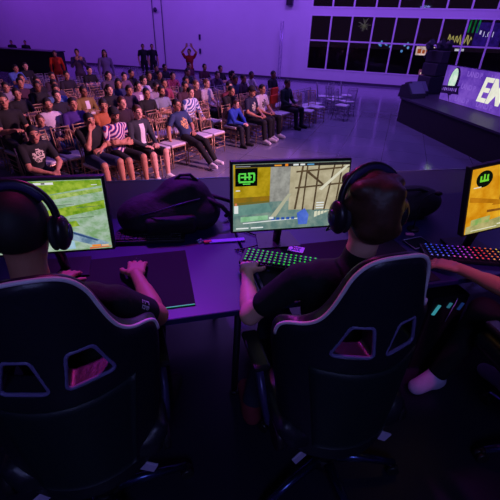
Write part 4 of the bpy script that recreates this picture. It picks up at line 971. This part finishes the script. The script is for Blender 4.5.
def gaming_chair():
    r = empty('gaming_chair', (0, 0, PZ))
    b = mesh_obj('backrest', chair_back_mesh(), leather, r)
    up = [(x, z) for x, z in OUT if z > .90]
    up.sort(key=lambda p: math.atan2(p[0], p[1]-.9))
    MB().tube([(x, YB+wy(x)-.020, z) for x, z in up], .0062, 8).build('piping', pipe, b)
    for P in (SL, SLm): MB().tube([(x, YB+wy(x)-.035, z) for x, z in P], .0065, 6, closed=True).build('slot_trim', mat('slot_trim', srgb(120, 112, 165), .35), b)
    # stitched lower rear panel, standing just proud of the shell
    q = bmesh.new(); G = {}
    for i in range(17):
        for j in range(13):
            z = .44+j*.034; w = .15+.05*j/12; x = (i/16-.5)*2*w
            for lay, off in ((0, .046), (1, .036)): G[i, j, lay] = q.verts.new((x, YB+wy(x)-off, z))
    for i in range(16):
        for j in range(12): q.faces.new((G[i, j, 0], G[i+1, j, 0], G[i+1, j+1, 0], G[i, j+1, 0])).smooth = True
    for j in range(12):
        for i in (0, 16): q.faces.new((G[i, j, 0], G[i, j+1, 0], G[i, j+1, 1], G[i, j, 1]))
    for i in range(16):
        for j in (0, 12): q.faces.new((G[i, j, 0], G[i+1, j, 0], G[i+1, j, 1], G[i, j, 1]))
    m = bpy.data.meshes.new('pn'); q.to_mesh(m); q.free(); mesh_obj('rear_panel', m, leather2, b)
    v = Vol(); v.box((0, .02, .45), (.25, .26, .055), .04, None, .02); v.box((-.23, .02, .48), (.045, .24, .05), .04, None, .02); v.box((.23, .02, .48), (.045, .24, .05), .04, None, .02)
    mesh_obj('seat', v.mesh(.012, 'seat'), leather, r)
    MB().box((0, 0, .375), (.20, .30, .05), bevel=.01).box((0, -.13, .345), (.12, .12, .05)).build('tilt_mechanism', plast, r)
    MB().cyl((0, -.13, .24), .028, .22).cyl((0, -.13, .16), .042, .12).build('gas_lift', plast, r)
    for sx in (-1, 1):
        a = MB().box((sx*.285, .09, .63), (.07, .22, .028), bevel=.012).build('armrest', plast, r)
        MB().tube([(sx*.285, .06, .62), (sx*.285, -.03, .52), (sx*.275, -.10, .42), (sx*.24, -.10, .37)], .018, 8).box((sx*.20, -.08, .365), (.12, .06, .022), bevel=.006).build('armrest_post', mat('post_grey', srgb(70, 64, 110), .35, .4), a)
        MB().box((sx*.185, YB-.045+wy(.185), .345), (.055, .008, .05), (0, R(25*sx), R(-15*sx)), bevel=.002).build('strap_end', strapm, r)
        MB().cyl((sx*.262, -.17, .43), .055, .03, (0, PI/2, 0), seg=24).build('hinge_cover', plast, r)
    HB = -.13
    MB().cyl((0, HB, .10), .05, .07).build('base_hub', plast, r)
    for k in range(5):
        lg = MB().tube([(.03, 0, .115), (.18, 0, .105), (.33, 0, .075)], .024, 10, r2=.015).build('base_leg', chr_, r, (0, HB, 0), (0, 0, R(2)+k*2*PI/5))
        MB().cyl((.33, .012, .028), .028, .018, (PI/2, 0, 0)).cyl((.33, -.012, .028), .028, .018, (PI/2, 0, 0)).cyl((.33, 0, .06), .010, .04).build('caster', plast, lg)
    return r
gc = gaming_chair(); tag(gc, 'black gaming chair with white piping at the left, back turned to the viewer', 'gaming chair', 'gaming chairs')
gc.location = (-.605, .925, PZ); gc.rotation_euler = (0, 0, R(20))
for x, y, a, l in ((.335, 1.10, 16, 'black gaming chair with white piping in the middle, holding the brown-haired player'), (1.46, 1.20, 12, 'black gaming chair at the right edge, only its wheeled base in view')):
    c = copy_tree(gc); c.location = (x, y, PZ); c.rotation_euler = (0, 0, R(a)); c['label'] = l
    for q_ in c.children:
        if q_.name.startswith('base_leg'): q_.rotation_euler.z += R(-18 if x < 1 else -46)

# ---------------- players
tee = mat('tee_black', srgb(16, 24, 26), .85, noise=.25, nscale=40, bump=.3); jeans = fabric((34, 36, 60)); darkp = fabric((16, 16, 22))
def player(root_xy, J, label, hk, hc_, skin, shoe=(30, 28, 34), pants=darkp):
    M = person_meshes('player%d' % int(root_xy[0]*100), J, h=.0062)
    r = empty('person', (root_xy[0], root_xy[1], PZ)); tag(r, label, 'person', 'players')
    mesh_obj('body', M['body'], [SKIN[skin], EYE, LIP], r); s = mesh_obj('shirt', M['shirt'], tee, r); mesh_obj('trousers', M['trousers'], pants, r)
    for q in 'LR': mesh_obj('shoe', M['shoe'+q], fabric(shoe), r)
    e = Matrix(J['HR'].tolist()).to_euler()
    mesh_obj('hair', hair(hk), HAIRC[hc_], r, J['head'], e).scale = (1.04,)*3
    return r, s, e
def headset(root, J, label, sc=1.08):
    e = Matrix(J['HR'].tolist()).to_euler()
    p = Vector(root.location)+Vector(J['head'])
    h = empty('headset', p); h.rotation_euler = e; h.scale = (sc,)*3; tag(h, label, 'headset', 'headsets')
    hp = mat('headset_black', (.015, .014, .02), .35)
    MB().tube([(.104*math.sin(a), -.012, .030+.112*math.cos(a)) for a in [R(-105+i*10.5) for i in range(21)]], .011, 10).build('headband', hp, h)
    MB().tube([(.096*math.sin(a), -.012, .030+.106*math.cos(a)) for a in [R(-55+i*11) for i in range(11)]], .014, 10).build('band_cushion', mat('cushion_violet', srgb(52, 34, 90), .6), h)
    for sx in (-1, 1):
        c = MB().ball((sx*.108, -.008, -.012), .05, seg=24, scale=(.52, .86, 1.08)).build('ear_cup', hp, h)
        MB().ball((sx*.088, -.008, -.012), .048, seg=24, scale=(.36, .88, 1.1)).build('ear_cushion', mat('cushion_black', (.02, .02, .025), .7), c)
        MB().ball((sx*.131, -.008, -.012), .022, seg=16, scale=(.3, 1, 1.2)).build('ear_badge', mat('badge_steel', srgb(80, 80, 120), .3, .7), c)
    MB().tube([(-.11, .03, -.04), (-.10, .08, -.08), (-.06, .115, -.085)], .0035, 6).ball((-.055, .117, -.085), .009).build('microphone_arm', hp, h)
    return h
JC = pose(pelvis=(0, -.06, .55), waist=(.01, -.03, .70), chest=(.03, .02, .87), neck=(.055, .05, 1.04), head=(.065, .07, 1.255), HR=rotm(-12, 0, 16), TR=rotm(-8, 0, 6),
    shL=(-.145, .03, .985), shR=(.235, .05, .985), elL=(-.325, .06, .775), wrL=(-.345, .345, .790), elR=(.34, .16, .78), wrR=(.24, .375, .790),
    hipL=(-.09, -.02, .54), hipR=(.09, -.02, .54), knL=(-.20, .36, .54), knR=(.14, .38, .54), anL=(-.30, .14, .09), anR=(.18, .24, .09), toeL=(-.33, .27, .04), toeR=(.20, .37, .04),
    handL=((.12, 1, -.14), (-.1, .15, 1), (1, 0, 0), 16), handR=((-.1, 1, 0), (0, 0, 1), (-1, 0, 0), 22))
pc_, shc, _ = player((.335, 1.10), JC, 'brown-haired person in a black t-shirt playing at the middle monitor, seen from behind', 'messy', 'brown', 'pale', shoe=(120, 40, 50), pants=jeans)
headset(pc_, JC, 'black headset worn by the brown-haired player in the middle')
JL = pose(pelvis=(0, -.06, .55), waist=(-.0, -.05, .70), chest=(-.01, -.02, .87), neck=(-.06, -.015, 1.045), head=(-.072, .03, 1.245), HR=rotm(-10, 0, 14), TR=rotm(-4, 0, 10),
    shL=(-.20, -.03, .985), shR=(.165, .03, .985), elL=(-.26, .17, .78), wrL=(-.24, .38, .790), elR=(.245, .20, .785), wrR=(.09, .455, .800),
    hipL=(-.09, -.02, .54), hipR=(.09, -.02, .54), knL=(-.18, .36, .54), knR=(.14, .38, .54), anL=(-.20, .30, .09), anR=(.18, .34, .09), toeL=(-.22, .43, .04), toeR=(.20, .47, .04),
    handL=((.1, 1, -.1), (0, 0, 1), (1, 0, 0), 25), handR=((-.25, 1, -.05), (0, .1, 1), (-1, 0, 0), 20))
pl_, shl, _ = player((-.605, .925), JL, 'black-haired person playing at the leftmost monitor, white mark on the black sleeve', 'short', 'black', 'tan', pants=darkp)
headset(pl_, JL, 'black headset worn by the black-haired player at the left', 1.02)
JR = pose(pelvis=(0, -.06, .55), waist=(.0, -.03, .70), chest=(.0, .02, .87), neck=(0, .05, 1.04), head=(.0, .10, 1.235), HR=rotm(-10, 0, 12), TR=rotm(-6, 0, 8),
    shL=(-.18, -.02, .985), shR=(.19, .04, .985), elL=(-.24, .12, .80), wrL=(-.43, .355, .795), elR=(.27, .17, .79), wrR=(.20, .42, .795),
    hipL=(-.09, -.02, .54), hipR=(.09, -.02, .54), knL=(-.22, .34, .54), knR=(.14, .38, .54), anL=(-.36, .30, .09), anR=(.06, .26, .09), toeL=(-.46, .26, .04), toeR=(.0, .37, .04),
    handL=((-.75, .65, -.12), (0, 0, 1), (.7, .7, 0), 24), handR=((-.1, 1, 0), (0, 0, 1), (-1, 0, 0), 22))
pr_, shr, _ = player((1.46, 1.18), JR, 'person reaching in from the right edge, one forearm across the rainbow keyboard', 'short', 'brown', 'tan', shoe=(200, 190, 225))
headset(pr_, JR, 'black headset worn by the player beyond the right edge')
# white sleeve mark on the left player's right sleeve (two rows of blocky characters)
from mathutils.bvhtree import BVHTree
bm_ = bmesh.new(); bm_.from_mesh(shl.data); T_ = BVHTree.FromBMesh(bm_); bm_.free()
sh_, el_ = Vector(JL['shR']), Vector(JL['elR'])
ax_ = (el_-sh_).normalized(); mid = sh_+(el_-sh_)*.32
view = (Vector((0, 0, 1.78))-(Vector((-.605, .925, 0))+mid)).normalized()
side_ = ax_.cross(Vector((0, 0, 1))).normalized()
outn = Vector((.35, -.55, .75)); outn = (outn-ax_*outn.dot(ax_)).normalized(); tg = outn.cross(ax_).normalized()
if tg.x < 0: tg = -tg
q = bmesh.new()
G5 = {'L': ['100', '100', '100', '100', '111'], 'G': ['111', '100', '101', '101', '111'], 'B': ['110', '101', '110', '101', '110'], '[': ['111', '100', '000', '100', '111']}
for rowi, word in enumerate(('[G', 'LB')):
    for ci, ch in enumerate(word):
        for a in range(5):
            for b_ in range(3):
                if G5[ch][a][b_] == '1':
                    u = (ci*4+b_-3.5)*.0042; w_ = (rowi*6+a-5.5)*.0042
                    vs = []
                    for du, dw in ((0, 0), (.0042, 0), (.0042, .0042), (0, .0042)):
                        o_ = mid+tg*(u+du)*1.1+ax_*(w_+dw)*1.0+outn*.2; hit = T_.ray_cast(o_, -outn)
                        vs.append(q.verts.new((hit[0] if hit[0] else o_-outn*.14)+outn*.003))
                    q.faces.new(vs)
m_ = bpy.data.meshes.new('sleeve_mark'); q.to_mesh(m_); q.free()
mesh_obj('sleeve_mark', m_, mat('sleeve_print_white', srgb(225, 220, 235), .6), shl)

# ================================================================== LIGHT
def area(name, loc, target, size, power, col, sy=None):
    l = bpy.data.lights.new(name, 'AREA'); l.energy = power; l.color = col; l.size = size
    if sy: l.shape = 'RECTANGLE'; l.size_y = sy
    o = bpy.data.objects.new(name, l); C.objects.link(o); o.location = loc
    o.rotation_euler = (Vector(target)-Vector(loc)).to_track_quat('-Z', 'Y').to_euler(); return o
VIO = (.35, .075, 1.0)
for i, s in enumerate((-20, -13, -6, 1, 8)):
    p = WA+WE*s-WN*4.5+Vector((0, 0, 7.3)); t = WA+WE*s+Vector((0, 0, 2.2))
    area('wall_wash', p, t, 2.5, [190, 190, 240, 270, 240][i], VIO if i < 2 else (.33, .10, 1.0), 1.0)
area('hall_violet', (1, 13, 7.4), (1, 13, 0), 7, 420, (.36, .17, 1.0), 5)
area('stage_blue', (9, 9, 6.5), (5.5, 10, .7), 2, 110, (.22, .14, 1.0))
def spot(name, loc, target, power, col, ang, blend=.6, rad=.15):
    l = bpy.data.lights.new(name, 'SPOT'); l.energy = power; l.color = col; l.spot_size = R(ang); l.spot_blend = blend; l.shadow_soft_size = rad
    o = bpy.data.objects.new(name, l); C.objects.link(o); o.location = loc
    o.rotation_euler = (Vector(target)-Vector(loc)).to_track_quat('-Z', 'Y').to_euler(); return o
spot('stage_wash', (7.5, 4.8, 5.2), (-3.6, 8.2, .9), 6800, (1.0, .40, .64), 50, .9, .4)
spot('desk_violet', (-.9, 3.6, 5.0), (-.22, 1.62, PZ+.75), 620, (.12, .02, 1.0), 26, .8)
spot('player_magenta', (-.8, 3.4, 4.9), (-.15, 1.35, PZ+.8), 230, (1.0, .05, .42), 30)
spot('right_magenta', (1.5, .1, 5.0), (1.14, 1.47, PZ+.85), 170, (.95, .05, .60), 11)
spot('right_desk_fill', (1.4, .0, 5.2), (1.0, 1.85, PZ+.75), 60, (.42, .22, 1.0), 17, .8)  # added fill without a fixture, brings out the pad rim and nearby desk items
spot('deck_blue', (.5, 4.9, 7.2), (.5, 4.6, PZ), 700, (.16, .14, 1.0), 42, .6, .3)
area('rear_fill', (.3, -2.6, 4.6), (.1, .8, PZ+1.0), 1.0, 30, (.30, .34, 1.0))
w = bpy.data.worlds.new('night'); scn.world = w; w.use_nodes = True
w.node_tree.nodes['Background'].inputs[0].default_value = (.018, .008, .022, 1); w.node_tree.nodes['Background'].inputs[1].default_value = .5

# ================================================================== CAMERA
cd = bpy.data.cameras.new('camera'); cam = bpy.data.objects.new('camera', cd); C.objects.link(cam)
cd.sensor_width = 36; cd.lens = 370/500*36; cd.clip_start = .05; cd.clip_end = 300
cam.matrix_world = Matrix.Translation((0, 0, 2.55)) @ Matrix.Rotation(R(90-31), 4, 'X') @ Matrix.Rotation(R(2), 4, 'Z')
scn.camera = cam
scn.view_settings.view_transform = 'Standard'; scn.view_settings.look = 'None'; scn.view_settings.exposure = 0; scn.view_settings.gamma = 1
